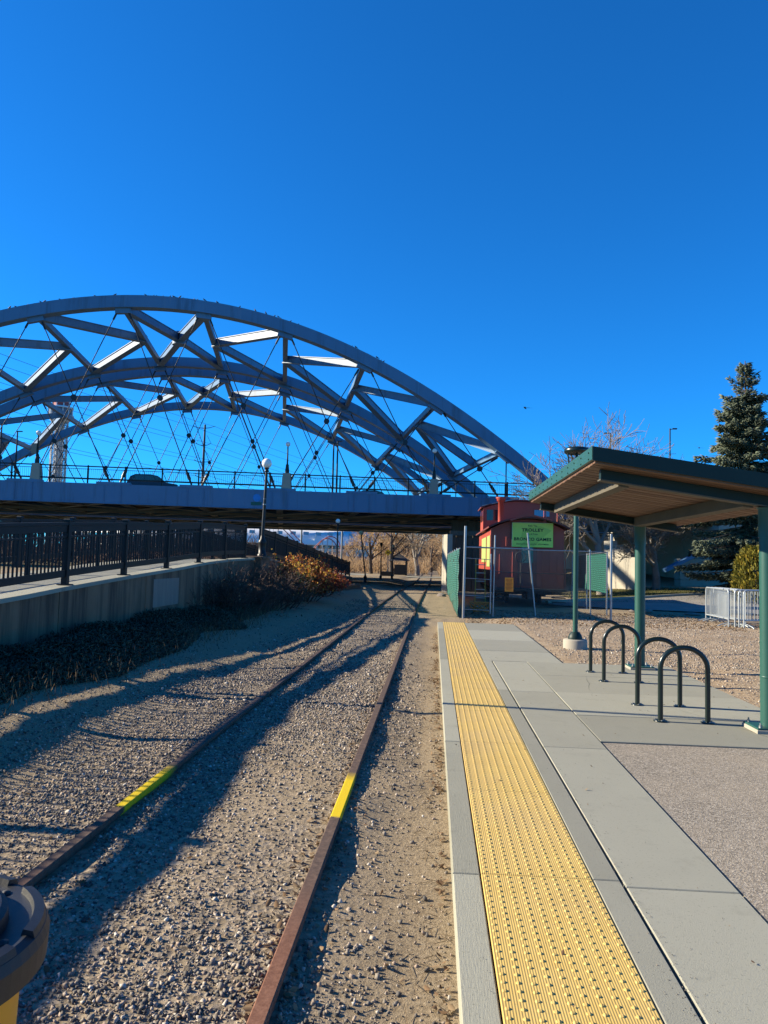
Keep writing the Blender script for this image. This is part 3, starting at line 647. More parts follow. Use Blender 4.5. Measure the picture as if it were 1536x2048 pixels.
    for i in range(len(NODES) - 1):
        a, b = NODES[i], NODES[i + 1]
        for p, q in ((BP(a, t0 + .5, 5.2), BP(b, t0 + W / 2 + .4, 5.2)), (BP(b, t0 + .5, 5.2), BP(a, t0 + W / 2 + .4, 5.2)), (BP(a, t0 + W / 2 + .4, 5.2), BP(b, t0 + W, 5.2)), (BP(b, t0 + W / 2 + .4, 5.2), BP(a, t0 + W, 5.2))):
            MB().beam(p, q, .15, .09).build('lateral_brace', MT['flange'], e)
    MB().beam(BP(-55, t0 + W / 2 + .4, 5.12), BP(40, t0 + W / 2 + .4, 5.12), .26, .22).build('walkway_rail', MT['steelu'], e)
    # parapet railing
    for t in (t0 - .30, t0 + W + .55):
        r = MB(); r.beam(BP(-52, t + .3, 7.58), BP(26, t + .3, 7.58), .07, .075); r.beam(BP(-52, t + .3, 7.40), BP(26, t + .3, 7.40), .035, .035); r.beam(BP(-52, t + .3, 6.74), BP(26, t + .3, 6.74), .09, .10)
        ro = r.build('parapet_railing', MT['rail'], e)
        pm_ = MB().beam((0, 0, 6.44), (0, 0, 7.66), .09, .09, VD).mesh(); pm_.materials.append(MT['rail'])
        for u in np.arange(-51.0, 26, 2.45): b_ = BP(u, t + .3, 0) - np.array(wpos(ro)); link('railing_post', pm_, None, ro, Vector(b_))
        us = np.arange(-51.8, 26, .13); S = [np.concatenate([BP(u, t + .3, 6.78), BP(u, t + .3, 7.40), [.011, .011]]) for u in us]
        V, Fa = segtubes(S, 3); tag(bigmesh('balusters', V, Fa, MT['cable'], ro), kind='stuff')
    return e
br1 = bridge(0.0, 'nearer blue-grey steel arch bridge with crossed cable hangers', True)
br2 = bridge(19.6, 'farther blue-grey steel arch bridge, its arches showing inside the nearer one', False)
# lamps on pedestals along the near parapet
def bridge_lamp(u, t, label, box=False):
    p = BP(u, t, 6.56); e = empty('bridge_lamp', Vector(p), label, 'street lamp', 'bridge lamps on pedestals')
    V = [(-.34, -.24, 0), (.34, -.24, 0), (.34, .24, 0), (-.34, .24, 0), (-.25, -.2, 1.1), (.25, -.2, 1.1), (.25, .2, 1.1), (-.25, .2, 1.1)]
    m = MB(); m.add(V, [(3, 2, 1, 0), (4, 5, 6, 7), (0, 1, 5, 4), (1, 2, 6, 5), (2, 3, 7, 6), (3, 0, 4, 7)]); m.build('pedestal', MT['beige'], e, True)
    MB().lathe([(.15, 1.1), (.15, 1.3), (.11, 1.6), (.12, 1.65), (.075, 1.75)], 10).build('base', MT['black'], e, True)
    MB().tube([(0, 0, 1.7), (0, 0, 3.0)], [.06, .045], 8).build('pole', MT['black'], e, True)
    MB().lathe([(.0 if i in (0, 8) else .17 * math.sin(math.pi * i / 8), .17 - .17 * math.cos(math.pi * i / 8)) for i in range(9)], 14, (0, 0, 3.0)).build('globe', MT['globe'], e, True)
    if box: MB().box(-.42, -.06, -.08, .08, 1.75, 2.45).build('meter_box', MT['steelu'], e, True)
    return e
bridge_lamp(-27.4, .1, 'bridge lamp carrying a grey box on its pole', True)
bridge_lamp(-10.65, .1, 'bridge lamp on pedestal above the blue round sign')
bridge_lamp(-.1, .1, 'bridge lamp on pedestal left of the arch springing')
for u, t, h, lab in [(-36.2, 18.0, 6.7, 'leftmost thin light mast between the bridges'), (-34.8, 17.9, 6.1, 'thin light mast with side arm right of the leftmost mast'), (-6.3, 17.9, 6.3, 'left one of two thin masts above the bridge deck'), (-5.9, 18.2, 6.6, 'right one of two thin masts above the bridge deck')]:
    p = BP(u, t, 6.4); e = empty('light_mast', Vector(p), lab, 'light pole', 'light masts on the bridge')
    MB().tube([(0, 0, 0), (0, 0, h)], [.10, .07], 6).build('pole', MT['cable'], e, True); MB().box(-.05, .45, -.08, .08, h - .06, h + .02).build('lamp_head', MT['cable'], e, True)
# cars on the bridge
def car(u, t, label, c):
    p = BP(u, t, 6.43); e = empty('car', Vector(p), label, 'car', None, TH); e.scale = (.86, .9, .9)
    pm = mat('car paint', c, None, 2, .3, .3)
    m = MB(); m.prism([(-2.2, .28), (2.15, .28), (2.25, .55), (2.15, .82), (1.15, .95), (-2.15, .98), (-2.28, .6)], 'y', -.88, .88); m.build('body', pm, e, True)
    m = MB(); m.prism([(-2.1, .97), (1.15, .94), (.45, 1.5), (-.2, 1.62), (-1.5, 1.6), (-1.95, 1.4)], 'y', -.78, .78); cb = m.build('cabin', pm, e, True)
    for s in (-1, 1):
        for x0, x1, x2, x3 in ((-1.75, -.75, -.75, -1.55), (-.68, .35, .0, -.68), (.42, .92, .45, .08)): MB().add([(x0, s * .785, 1.02), (x1, s * .785, 1.02), (x2, s * .785, 1.5 if x2 < .2 else 1.42), (x3, s * .785, 1.5)], [(0, 1, 2, 3)]).build('window', MT['glass'], cb, True)
        for x in (-1.35, 1.4):
            w = MB().tube([(x, s * .68, .33), (x, s * .90, .33)], .33, 16).build('wheel', MT['under'], e, True); MB().tube([(x, s * .90, .33), (x, s * .915, .33)], .2, 10).build('rim', MT['galv'], w, True)
        MB().box(2.12, 2.24, s * .55 - .18, s * .55 + .18, .62, .76).build('headlight', MT['globe'], e, True)
    return e
car(-20.9, 7.2, 'dark blue hatchback driving over the nearer bridge', (.02, .03, .06))
car(-2.6, 13.5, 'dark sedan on the bridge behind the rightmost pedestal lamp', (.025, .03, .05))
# birds
rb = random.Random(8)
bird_m = MB(); bird_m.tube([(-.15, 0, .10), (-.08, 0, .14), (.02, 0, .17), (.08, 0, .2), (.12, 0, .22)], [.015, .045, .06, .05, .02], 6); bird_m.tube([(.09, 0, .2), (.12, 0, .25), (.16, 0, .25)], [.03, .035, .008], 6); bird_m.tube([(-.12, 0, .12), (-.27, 0, .06)], [.03, .012], 5); bird_m.tube([(0, .02, .12), (0, .02, 0)], .008, 4); bird_m.tube([(0, -.02, .12), (0, -.02, 0)], .008, 4)
bird_me = bird_m.mesh(); bird_me.materials.append(MT['bird'])
for x in [17, 28, 52, 69, 77, 85, 97, 103, 116, 139, 145, 163, 186, 227, 288, 303, 311, 321, 338, 345, 352, 358, 365, 386, 393, 407, 432, 465, 479, 508, 530, 549, 556, 561, 581, 597, 707, 714, 740, 757, 765, 770]:
    r = ray(x, 640); nrm = np.array([-UY, UX]); k = (54 * UX) / (r[0] * nrm[0] + r[1] * nrm[1]); u = (r[0] * k) * UX + (r[1] * k - 54) * UY
    p = BP(u, .4 + rb.uniform(-.25, .1), za(u - U0) - .01); o = link('bird', bird_me, None, None, Vector(p)); s = rb.uniform(.55, .85); o.scale = (s, s, s); o.rotation_euler = (0, rb.uniform(-.5, .2), rb.choice([0, 3.1, .5, 2.7, 3.6]) + TH)
    tag(o, 'small dark bird perched on top of the near arch', 'bird', 'birds perched on the arch')
fb = MB(); fb.tube([(-.3, 0, 0), (0, 0, .02), (.3, 0, 0)], [.02, .07, .02], 5); fb.add([(-.05, 0, .03), (.1, 0, .03), (.0, .6, .22)], [(0, 1, 2)]); fb.add([(-.05, 0, .03), (.1, 0, .03), (-.1, -.6, .12)], [(0, 1, 2)]); fb_me = fb.mesh(); fb_me.materials.append(MT['bird'])
for x, y, Y, lab in [(1050, 816, 48, 'bird flying above the arch springing'), (1398, 896, 70, 'bird flying beside the spruce')]:
    o = link('flying_bird', fb_me, None, None, at_y(x, y, Y)); o.rotation_euler = (.3, 0, 1.2); tag(o, lab, 'bird', 'birds in flight')
# piers and abutment under the right end
ab = empty('bridge_abutment', Vector(BP(24, 18, 0)), 'beige concrete abutment and wing walls at the right end of the bridges', 'abutment')
def bbox(u0, u1, t0, t1, z0, z1, name, m, par):
    P = [BP(u, t, z) for z in (z0, z1) for u, t in ((u0, t0), (u1, t0), (u1, t1), (u0, t1))]; mb = MB(); mb.add(P, [(3, 2, 1, 0), (4, 5, 6, 7), (0, 1, 5, 4), (1, 2, 6, 5), (2, 3, 7, 6), (3, 0, 4, 7)]); return mb.build(name, MT[m], par)
for k in range(8): bbox(21.3, 23.3, -1 + k * 4.9, -1 + k * 4.9 + 4.86, -1, 5.05, 'wall_panel', 'beige', ab)
for k, (u0, u1, z1) in enumerate([(16.9, 18.6, 2.4), (18.6, 25, 3.4), (25, 40, 4.4)]): 
    for j in range(int(z1 / .75) + 1): bbox(u0 + .01, u1 - .01, -3.4 + .01 * (j % 2), -2.6, -.6 + j * .75, min(z1, .14 + j * .75) - .012, 'block_course', 'beige', ab)
bbox(24.3, 24.9, -3.2, -2.7, 2.9, 5.0, 'corner_post', 'beige', ab)
m = MB()
for u in np.arange(19.0, 24.2, .9): m.beam(BP(u, -3.0, 3.2), BP(u, -3.0, 4.4), .07, .07, VD)
for z in (3.7, 4.0, 4.4): m.beam(BP(18.8, -3.0, z), BP(24.3, -3.0, z), .05, .05)
m.build('stair_railing', MT['under'], ab)
m = MB()
for k in range(7): m.beam(BP(11.8, -1.0 + k * .16, 4.9 - k * .16), BP(16.2, -1.0 + k * .16, 4.9 - k * .16), .06, .10)
m.build('louvre_rails', MT['tan'], ab)
m = MB(); m.beam(BP(15.6, -3.6, 1.5), BP(18.6, -3.6, 3.0), .5, .22); m.build('stair_stringer', MT['steel'], ab)
for k in range(5): 
    zt_ = 2.3 + .28 * k; bbox(11.0, 11.5, -9.0 + k, -8.0 + k - .012, -.6, zt_, 'wing_panel', 'beige', ab)
def pier(u, t, r, label):
    p = BP(u, t, -.6); e = empty('bridge_pier', Vector(p), label, 'pier', 'bridge piers'); MB().lathe([(r, 0), (r, 4.8), (r * 1.25, 5.1), (r * 1.25, 5.72)], 14).build('column', MT['beige'], e, True); return e
pr = empty('timber_abutment', (2.4, 49, -.4), 'timber-faced wing wall with a beige corner pillar behind the green screened fence', 'abutment')
bbox(-.58, -.25, -6.9, -5.4, -1, 3.45, 'corner_pillar', 'beige', pr)
for k in range(8): MB().box(1.05 + k * .36, 1.05 + k * .36 + .345, 49.2 + .05 * (k % 2), 49.6, -.8, 3.35 + .12 * ((k * 5) % 3)).build('plank', MT['timber'], pr)
MB().box(1.0, 4.0, 48.95, 49.15, 3.45, 3.75).build('waler', MT['timber'], pr)
for k in range(10): MB().box(1.3 + k * .62, 1.3 + k * .62 + .60, 57.75 + .04 * (k % 2), 58.2, -.8, 4.9).build('plank', MT['timber'], pr)
pier(-47, 4, .7, 'bridge pier at the far left end of the nearer bridge'); pier(-47, 13, .7, 'second bridge pier at the left end of the nearer bridge')

# ------------------------------------------------------------------ shelter
SL = math.tan(R(8.3)); XL, XR, YN, YF = 1.67, 4.15, 7.98, 13.25
def zr(x): return 2.93 - (x - XL) * SL
sh = empty('shelter', (3.48, 10.6, 0), 'green steel shelter with a sloping cedar-lined roof', 'shelter')
def slopebox(x0, x1, y0, y1, dz0, dz1, name, m, par):
    P = [(x0, y0, zr(x0) + dz0), (x1, y0, zr(x1) + dz0), (x1, y1, zr(x1) + dz0), (x0, y1, zr(x0) + dz0), (x0, y0, zr(x0) + dz1), (x1, y0, zr(x1) + dz1), (x1, y1, zr(x1) + dz1), (x0, y1, zr(x0) + dz1)]
    return MB().add(P, [(3, 2, 1, 0), (4, 5, 6, 7), (0, 1, 5, 4), (1, 2, 6, 5), (2, 3, 7, 6), (3, 0, 4, 7)]).build(name, MT[m], par)
slopebox(XL - .02, XR + .02, YN - .02, YF + .02, -.015, .01, 'roof_sheet', 'greend', sh)
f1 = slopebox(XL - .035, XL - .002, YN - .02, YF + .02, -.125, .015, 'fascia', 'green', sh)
sc_ = MB()
for y in np.arange(YN + .15, YF, .42):
    for dz in (-.03, -.10): sc_.tube([(XL - .035, y, zr(XL) + dz), (XL - .043, y, zr(XL) + dz)], .010, 6)
sc_.build('screws', MT['greend'], f1)
slopebox(XL - .03, XR + .03, YN - .035, YN - .002, -.135, .013, 'fascia', 'greend', sh); slopebox(XL - .03, XR + .03, YF + .002, YF + .035, -.135, .013, 'fascia', 'green', sh); slopebox(XR + .002, XR + .035, YN - .02, YF + .02, -.135, .013, 'fascia', 'green', sh)  # near fascia takes the darker green, its shade put into the colour
npl = 40
for k in range(npl):
    y0 = YN + (YF - YN) * k / npl; y1 = YN + (YF - YN) * (k + 1) / npl; d = .004 * (k % 3)
    slopebox(XL + .002, XR - .002, y0 + .005, y1 - .005, -.155 - d * .8, -.10, 'plank', 'wood', sh)
for y in (8.34, 12.93):
    slopebox(1.80, 4.05, y - .05, y + .05, -.272, -.165, 'cantilever_beam', 'greend', sh)
    slopebox(1.79, 4.06, y - .075, y + .075, -.287, -.272, 'beam_flange', 'tan', sh)
for x in (2.07, 3.40):
    slopebox(x - .055, x + .055, 8.395, 12.875, -.305, -.165, 'purlin', 'tan', sh)
for y, XP in ((8.34, 3.58), (12.93, 3.465)):
    zt = zr(XP) - .287; m = MB(); m.lathe([(.084, .03), (.084, zt - .30)], 24, (XP, y, 0)); po = m.build('post', MT['green'], sh)
    MB().lathe([(.093, zt - .32), (.093, zt - .02), (.11, zt)], 24, (XP, y, 0)).build('post_sleeve', MT['green'], po)
    MB().lathe([(.0855, .55), (.0875, .555), (.0875, .565), (.0855, .57)], 24, (XP, y, 0)).build('weld_ring', MT['green'], po)
    MB().bevbox(XP - .2, XP + .2, y - .2, y + .2, -.01, .035, .006).build('concrete_footing', MT['beige'], sh)
    MB().bevbox(XP - .19, XP + .19, y - .19, y + .19, .035, .055, .004).build('base_plate', MT['green'], sh)
    for sx in (-1, 1):
        for sy in (-1, 1): MB().lathe([(.018, .055), (.018, .075), (.009, .08), (.009, .10)], 6, (XP + sx * .15, y + sy * .15, 0), False).build('anchor_bolt', MT['galv'], sh)
# ------------------------------------------------------------------ bike racks
def rack(y, label):
    e = empty('bike_rack', (2.785, y, 0), label, 'bike rack', 'bike racks on the pad')
    pts = [(-.255, 0, .01), (-.255, 0, .3), (-.255, 0, .585)] + [(-.255 * math.cos(t), 0, .585 + .228 * math.sin(t)) for t in np.linspace(0, math.pi, 17)[1:-1]] + [(.255, 0, .585), (.255, 0, .3), (.255, 0, .01)]
    MB().tube(pts, .0285, 14).build('hoop', MT['rack'], e, True)
    for s in (-1, 1):
        fl = MB().lathe([(.075, 0), (.075, .010), (.07, .013), (.0, .013)], 18, (s * .255, 0, 0)).build('foot_plate', MT['rack'], e, True)
        for k in range(3): a = k * 2.1 + .5; MB().lathe([(.010, .013), (.010, .022)], 6, (s * .255 + .055 * math.cos(a), .055 * math.sin(a), 0)).build('bolt', MT['galv'], fl, True)
rack(8.60, 'nearest of the four dark green hoop bike racks'); rack(9.54, 'second nearest dark green hoop bike rack'); rack(11.37, 'third dark green hoop bike rack counted from the near end'); rack(12.31, 'farthest of the four dark green hoop bike racks')
# ------------------------------------------------------------------ ring-top lamp, bare sign post
rl = empty('ring_lamp', (2.95, 15.9, -.06), 'dark green lamp post with a flat ring head on a round concrete footing', 'street lamp')
MB().lathe([(.245, -.3), (.245, .21), (.225, .23), (0, .235)], 28).build('footing', MT['beige'], rl, True)
MB().lathe([(.15, .235), (.15, .26), (.13, .32), (.10, .36), (.085, .38)], 20).build('base_cover', MT['greend'], rl, True)
MB().tube([(0, 0, .3), (0, 0, 3.55)], .052, 14).build('pole', MT['green'], rl, True)
for k in range(4):
    a = k * math.pi / 2 + .35; c, s = math.cos(a), math.sin(a)
    MB().tube([(.03 * c, .03 * s, 3.40), (.10 * c, .10 * s, 3.55), (.17 * c, .17 * s, 3.80), (.215 * c, .215 * s, 4.10)], .016, 6).build('arm', MT['greend'], rl, True)
MB().tube([(0, 0, 3.5), (0, 0, 4.16)], .028, 8).build('spindle', MT['greend'], rl, True)
MB().lathe([(.0, 4.10), (.23, 4.10), (.262, 4.13), (.262, 4.18), (.235, 4.215), (.15, 4.235), (0, 4.24)], 32).build('ring_head', MT['rack'], rl, True)
sp_ = empty('sign_post', (5.53, 23.95, -.06), 'bare galvanized post standing behind the bike racks', 'post'); MB().tube([(0, 0, -.3), (0, 0, 2.74)], .037, 10).build('pole', MT['galv'], sp_, True); MB().lathe([(.04, 2.74), (.036, 2.76), (0, 2.77)], 10).build('cap', MT['galv'], sp_, True)

# ------------------------------------------------------------------ fences around the caboose
def wire_fence(e, p, q, z0, z1, pitch=.058, r=.0024, m='galv', bow=0.0):
    p = np.array(p); q = np.array(q); L = np.linalg.norm(q - p); d = (q - p) / L; nrm = np.array([-d[1], d[0]]); h = z1 - z0; S = []
    for s0 in np.arange(-h, L, pitch):
        for sg_ in (1, -1):
            a0, a1 = max(0, s0), min(L, s0 + h); b0, b1 = a0 - s0, a1 - s0
            if a1 - a0 < .02: continue
            if sg_ < 0: b0, b1 = h - b0, h - b1
            def pt(a, b): w = bow * math.sin(math.pi * a / L) * math.sin(math.pi * b / h); c = p + d * a + nrm * (w + .002 * sg_); return [c[0], c[1], z0 + b]
            S.append(pt(a0, b0) + pt(a1, b1) + [r, r])
    V, Fa = segtubes(S, 3); return tag(bigmesh('wire_mesh', V, Fa, MT[m], e), kind='stuff')
f2 = empty('chain_link_fence', (3.2, 25.4, -.1), 'chain-link fence with leaning galvanized posts in front of the caboose', 'fence')
A0, A1 = (.97, 24.4), (5.42, 26.45)
def fpt(t, h): return (A0[0] + (A1[0] - A0[0]) * t, A0[1] + (A1[1] - A0[1]) * t, h)
MB().tube([fpt(0, -.2), (fpt(0, 0)[0] + .03, 24.42, 2.88)], .042, 10).build('post', MT['galv'], f2)
MB().tube([fpt(.22, -.2), (fpt(.22, 0)[0] + .04, fpt(.22, 0)[1], 2.62)], .026, 8).build('post', MT['galv'], f2)
MB().tube([(3.42, 25.45, -.2), (3.12, 25.5, 2.75)], .030, 8).build('post', MT['galv'], f2)
MB().tube([fpt(1, -.2), (fpt(1, 0)[0] - .05, 26.4, 2.25)], .028, 8).build('post', MT['galv'], f2)
MB().tube([fpt(0, 2.20), fpt(.52, 2.20)], .024, 8).build('top_rail', MT['galv'], f2); MB().tube([fpt(.45, 2.175), fpt(1, 2.19)], .017, 8).build('top_rail', MT['galv'], f2)
wire_fence(f2, (1.95, 24.87), A1, -.05, 2.17, .062, .0016, 'wire')
for t, dd in ((.0, .55), (.0, 1.1), (.0, 1.75), (.0, .1)): MB().tube([fpt(.0, .1 + dd), fpt(.2, .06 + dd)], .011, 6).build('gate_rail', MT['galv'], f2)
MB().tube([fpt(.20, .05), fpt(.20, 2.0)], .026, 8).build('gate_stile', MT['galv'], f2)
nt_ = empty('orange_notice', (fpt(.34, 0)[0], fpt(.34, 0)[1] - .06, .78), 'orange notice board wired to the chain-link fence', 'sign')
nn = MB().bevbox(-.14, .14, -.012, 0, 0, .46, .004).build('board', MT['orange'], nt_, True); nl = MB()
for k in range(9): w = .09 + .03 * ((k * 7) % 3) / 3; nl.box(-w, w, -.0145, -.0125, .045 + k * .044, .062 + k * .044)
nl.build('print', mat('dark notice print', (.35, .05, .01), None, 3, .6), nt_, True)
# green screened fence along the track
f3 = empty('screened_fence', (.85, 36, -.1), 'fence covered in green windscreen mesh beside the track', 'fence')
py = [24.55, 27.6, 30.7, 33.8, 37.0, 40.2, 43.4, 46.4]
for k, y in enumerate(py[1:]): MB().tube([(.84, y, -.4), (.84, y, 2.22)], .032, 8).build('post', MT['galv'], f3)
MB().tube([(.84, 24.5, 2.16), (.84, 46.4, 2.1)], .02, 6).build('top_rail', MT['galv'], f3)
for a, b in zip(py[:-1], py[1:]):
    V = []; k1, k2 = 10, 12
    for i in range(k1 + 1):
        for j in range(k2 + 1):
            y = a + (b - a) * i / k1; h = -.08 + 2.22 * j / k2; w = .07 * math.sin(math.pi * i / k1) * math.sin(math.pi * j / k2) + .015 * math.sin(j * 2.1 + a)
            V.append((.80 - w, y, h - .0 * i))
    m = MB(); m.add(V, [(i * (k2 + 1) + j, (i + 1) * (k2 + 1) + j, (i + 1) * (k2 + 1) + j + 1, i * (k2 + 1) + j + 1) for i in range(k1) for j in range(k2)], True); o = m.build('screen_panel', MT['screen'], f3)
    sm_ = o.modifiers.new('thick', 'SOLIDIFY'); sm_.thickness = .006
# side fence at the right of the caboose
f4 = empty('side_fence', (6.2, 31, -.1), 'green screened fence panels to the right of the caboose', 'fence')
for y in (26.6, 31.5, 36.5): MB().tube([(6.0 + (y - 26.6) * .06, y, -.3), (6.0 + (y - 26.6) * .06, y, 2.2)], .028, 8).build('post', MT['galv'], f4)
wire_fence(f4, (5.45, 26.5), (6.0, 26.6), -.05, 2.15, .062, .003, 'rail')
MB().tube([(5.45, 26.5, 2.18), (6.0, 26.6, 2.18), (6.6, 36.5, 2.15)], .018, 6).build('top_rail', MT['galv'], f4)
o = MB().add([(6.02, 26.8, .75), (6.6, 36.4, .7), (6.6, 36.4, 2.12), (6.02, 26.8, 2.14)], [(0, 1, 2, 3)]).build('screen_panel', MT['screen'], f4); o.modifiers.new('thick', 'SOLIDIFY').thickness = .006
# clutter by the gate
ld = empty('yellow_ladder', (1.75, 28.3, -.1), 'yellow fibreglass ladder standing behind the gate', 'ladder')
for x in (-.2, .2): MB().beam((x, 0, 0), (x * .8, .35, 1.95), .03, .08, (0, 1, 0)).build('rail', MT['yellow'], ld, True)
for k in range(6): t = (k + .6) / 6.3; MB().beam((-.2, .35 * t, 1.95 * t), (.2, .35 * t, 1.95 * t), .05, .03).build('rung', MT['galv'], ld, True)
oh = empty('orange_hose', (1.7, 27.0, -.1), 'tangled orange hose lying behind the gate', 'hose'); rh = random.Random(4)
hp = [(.32 * math.cos(t * 1.0) * (1 + .3 * math.sin(t * .37)), .22 * math.sin(t * 1.1), .06 + .34 * abs(math.sin(t * .61))) for t in np.linspace(0, 28, 90)]; MB().tube(hp, .022, 6).build('coil', mat('orange hose rubber', (.75, .22, .03), None, 3, .5), oh, True)

# ------------------------------------------------------------------ caboose
cb = empty('caboose', (3.98, 37, -.1), 'dark red railway caboose with cupola and lime sign on its end wall', 'rail car')
X0, X1, Y0, Y1, ZB, ZE, ZP = 2.44, 5.53, 32.5, 41.2, .68, 3.20, 3.62; XC = (X0 + X1) / 2
m = MB(); arc = [(X0 + (X1 - X0) * k / 12, ZE + (ZP - ZE) * (1 - ((k - 6) / 6) ** 2)) for k in range(13)]
m.prism([(X0, ZB), (X1, ZB)] + arc[::-1], 'y', Y0, Y1); m.build('body', MT['red'], cb)
m = MB(); top = [(X0 - .16 + (X1 - X0 + .32) * k / 14, ZE + .02 + (ZP + .02 - ZE) * (1 - ((k - 7) / 7) ** 2)) for k in range(15)]
m.prism([(a, b - .02) for a, b in top] + [(a, b + .05) for a, b in top[::-1]], 'y', Y0 - .55, Y1 + .5); m.build('roof', MT['redd'], cb)
MB().beam((X0 + .75, Y0 - .56, ZE + .33), (XC - .05, Y0 - .60, ZP + .18), .05, .07).beam((XC - .05, Y0 - .6, ZP + .18), (X1 - .6, Y0 - .56, ZE + .37), .04, .06).build('roof_walk', MT['red'], cb)
CX0, CX1, CY0, CY1, CZ0, CZ1 = 2.30, 5.66, 35.6, 38.0, 3.2, 4.30
m = MB(); a2 = [(CX0 + (CX1 - CX0) * k / 10, CZ1 + .34 * (1 - ((k - 5) / 5) ** 2)) for k in range(11)]; m.prism([(CX0, CZ0), (CX1, CZ0)] + a2[::-1], 'y', CY0, CY1); cu = m.build('cupola', MT['red'], cb)
m = MB(); a3 = [(CX0 - .14 + (CX1 - CX0 + .28) * k / 10, CZ1 + .36 * (1 - ((k - 5) / 5) ** 2)) for k in range(11)]; m.prism([(a, b) for a, b in a3] + [(a, b + .05) for a, b in a3[::-1]], 'y', CY0 - .14, CY1 + .14); m.build('cupola_roof', MT['redd'], cu)
MB().box(CX0 + .14, CX0 + .80, CY0 - .012, CY0, 3.72, 4.22).build('window', MT['glass'], cu); MB().box(CX1 - 1.0, CX1 - .3, CY0 - .012, CY0, 3.95, 4.25).build('window', MT['skyglass'], cu)
MB().box(CX0 - .012, CX0, CY0 + .2, CY0 + .95, 3.70, 4.22).build('window', MT['glass'], cu); MB().box(CX0 - .012, CX0, CY0 + 1.3, CY0 + 2.1, 3.70, 4.22).build('window', MT['glass'], cu)
MB().box(CX0 - .03, CX0 + .03, CY0 - .03, CY0 + .03, 3.2, CZ1 + .02).build('corner_trim', MT['red'], cu)
MB().beam((CX0 - .1, CY0 - .12, CZ1 + .10), (XC, CY0 - .14, CZ1 + .48), .03, .03).beam((XC, CY0 - .14, CZ1 + .48), (CX1 + .1, CY0 - .12, CZ1 + .1), .03, .03).build('cupola_grab_rail', MT['galv'], cu)
MB().lathe([(.13, 3.45), (.13, 4.50), (.19, 4.52), (.19, 4.60), (.24, 4.66), (.24, 4.69), (0, 4.70)], 14, (2.98, 34.2, 0)).build('smokestack', MT['red'], cb)
for x in (4.60, 5.16):
    for dx in (0, .07): MB().tube([(x + dx, Y0 - .45, ZE + .25), (x + dx, Y0 - .45, 4.22 - (x - 4.6) * .45)], .022, 6).build('roof_ladder_rail', MT['red'], cb)
# end wall details
MB().box(XC - .42, XC + .40, Y0 - .02, Y0, ZB + .1, 2.62).build('end_door', mat('dark red door', (.20, .035, .028), None, 1, .5), cb)
MB().box(XC - .26, XC + .24, Y0 - .032, Y0 - .02, 1.75, 2.45).build('door_window', MT['glass'], cb)
for x, z0, z1 in ((X0 + .62, 2.45, 2.85), (X0 + .35, 1.0, 2.1), (X1 - .62, .95, 2.35), (X1 - .92, .75, 2.35), (X1 - .30, .95, 2.1), (X0 + .9, .75, 2.2), (X1 + .03, .7, 2.2)):
    MB().tube([(x, Y0 - .12, z0), (x, Y0 - .14, z1)], .018, 6).build('grab_rail', MT['red'], cb)
for k in range(6): MB().tube([(X1 - .92, Y0 - .13, .95 + k * .24), (X1 - .62, Y0 - .13, .95 + k * .24)], .012, 5).build('ladder_rung', MT['red'], cb)
MB().box(X0, X1, Y0 - .75, Y0, .58, .68).build('end_platform', MT['under'], cb)
MB().tube([(X0 + .1, Y0 - .72, 1.35), (X1 - .1, Y0 - .72, 1.32)], .02, 6).build('platform_rail', MT['under'], cb)
bw = MB(); bw.tube([(3.62 + .22 * math.cos(t), Y0 - .72, 2.0 + .22 * math.sin(t)) for t in np.linspace(0, 6.2832, 21)[:-1]], .016, 6, closed=True); bw.tube([(3.62, Y0 - .72, .6), (3.62, Y0 - .72, 2.0)], .018, 6); bw.beam((3.4, Y0 - .72, 2.0), (3.84, Y0 - .72, 2.0), .015, .015); bw.build('brake_wheel', MT['under'], cb)
# side: lit panels, corner trim, windows, ladder
MB().box(X0 - .03, X0 + .02, Y0 - .02, Y0 + .12, ZB, ZE).build('corner_trim', mat('bright red trim', (.50, .09, .065), None, 1, .5), cb)
for a, b, z0 in ((33.0, 34.9, 1.55), (35.5, 38.6, 1.75)): tag(MB().box(X0 - .025, X0 - .003, a, b, z0, 2.92).build('side_banner', MT['banner'], cb), 'lime green banner on the side')
for a in (39.2, 40.3): MB().box(X0 - .02, X0 - .002, a, a + .65, 1.9, 2.6).build('side_window', MT['glass'], cb)
for k in range(14): MB().box(X0 - .008, X0 - .001, Y0 + .3 + k * .6, Y0 + .312 + k * .6, ZB, ZE - .02).build('batten', MT['redd'], cb)
MB().box(X0 + .1, X1 - .1, Y0 - .1, Y1, .42, .60).build('underframe', MT['under'], cb)
for y in (34.2, 35.6, 38.6, 40.0):
    for x in (3.28, 4.72):
        w = MB().tube([(x - .06, y, .33), (x + .06, y, .33)], .40, 20).build('wheel', MT['under'], cb); MB().tube([(x - .10, y, .33), (x + .10, y, .33)], .12, 10).build('axle_box', MT['under'], w)
for x in (3.1, 4.9):
    for y in (34.9, 39.3): MB().box(x - .08, x + .08, y - 1.0, y + 1.0, .28, .55).build('truck_frame', MT['under'], cb)
MB().tube([(XC, Y0 - 1.1, .45), (XC, Y0, .48)], .09, 8).box(XC - .13, XC + .13, Y0 - 1.3, Y0 - 1.05, .33, .6).build('coupler', MT['under'], cb)
for s in (X0 + .02, X1 - .55):
    for k in range(3): MB().box(s, s + .52, Y0 - .72, Y0 - .2, .12 + k * .18, .15 + k * .18).build('step', MT['under'], cb)
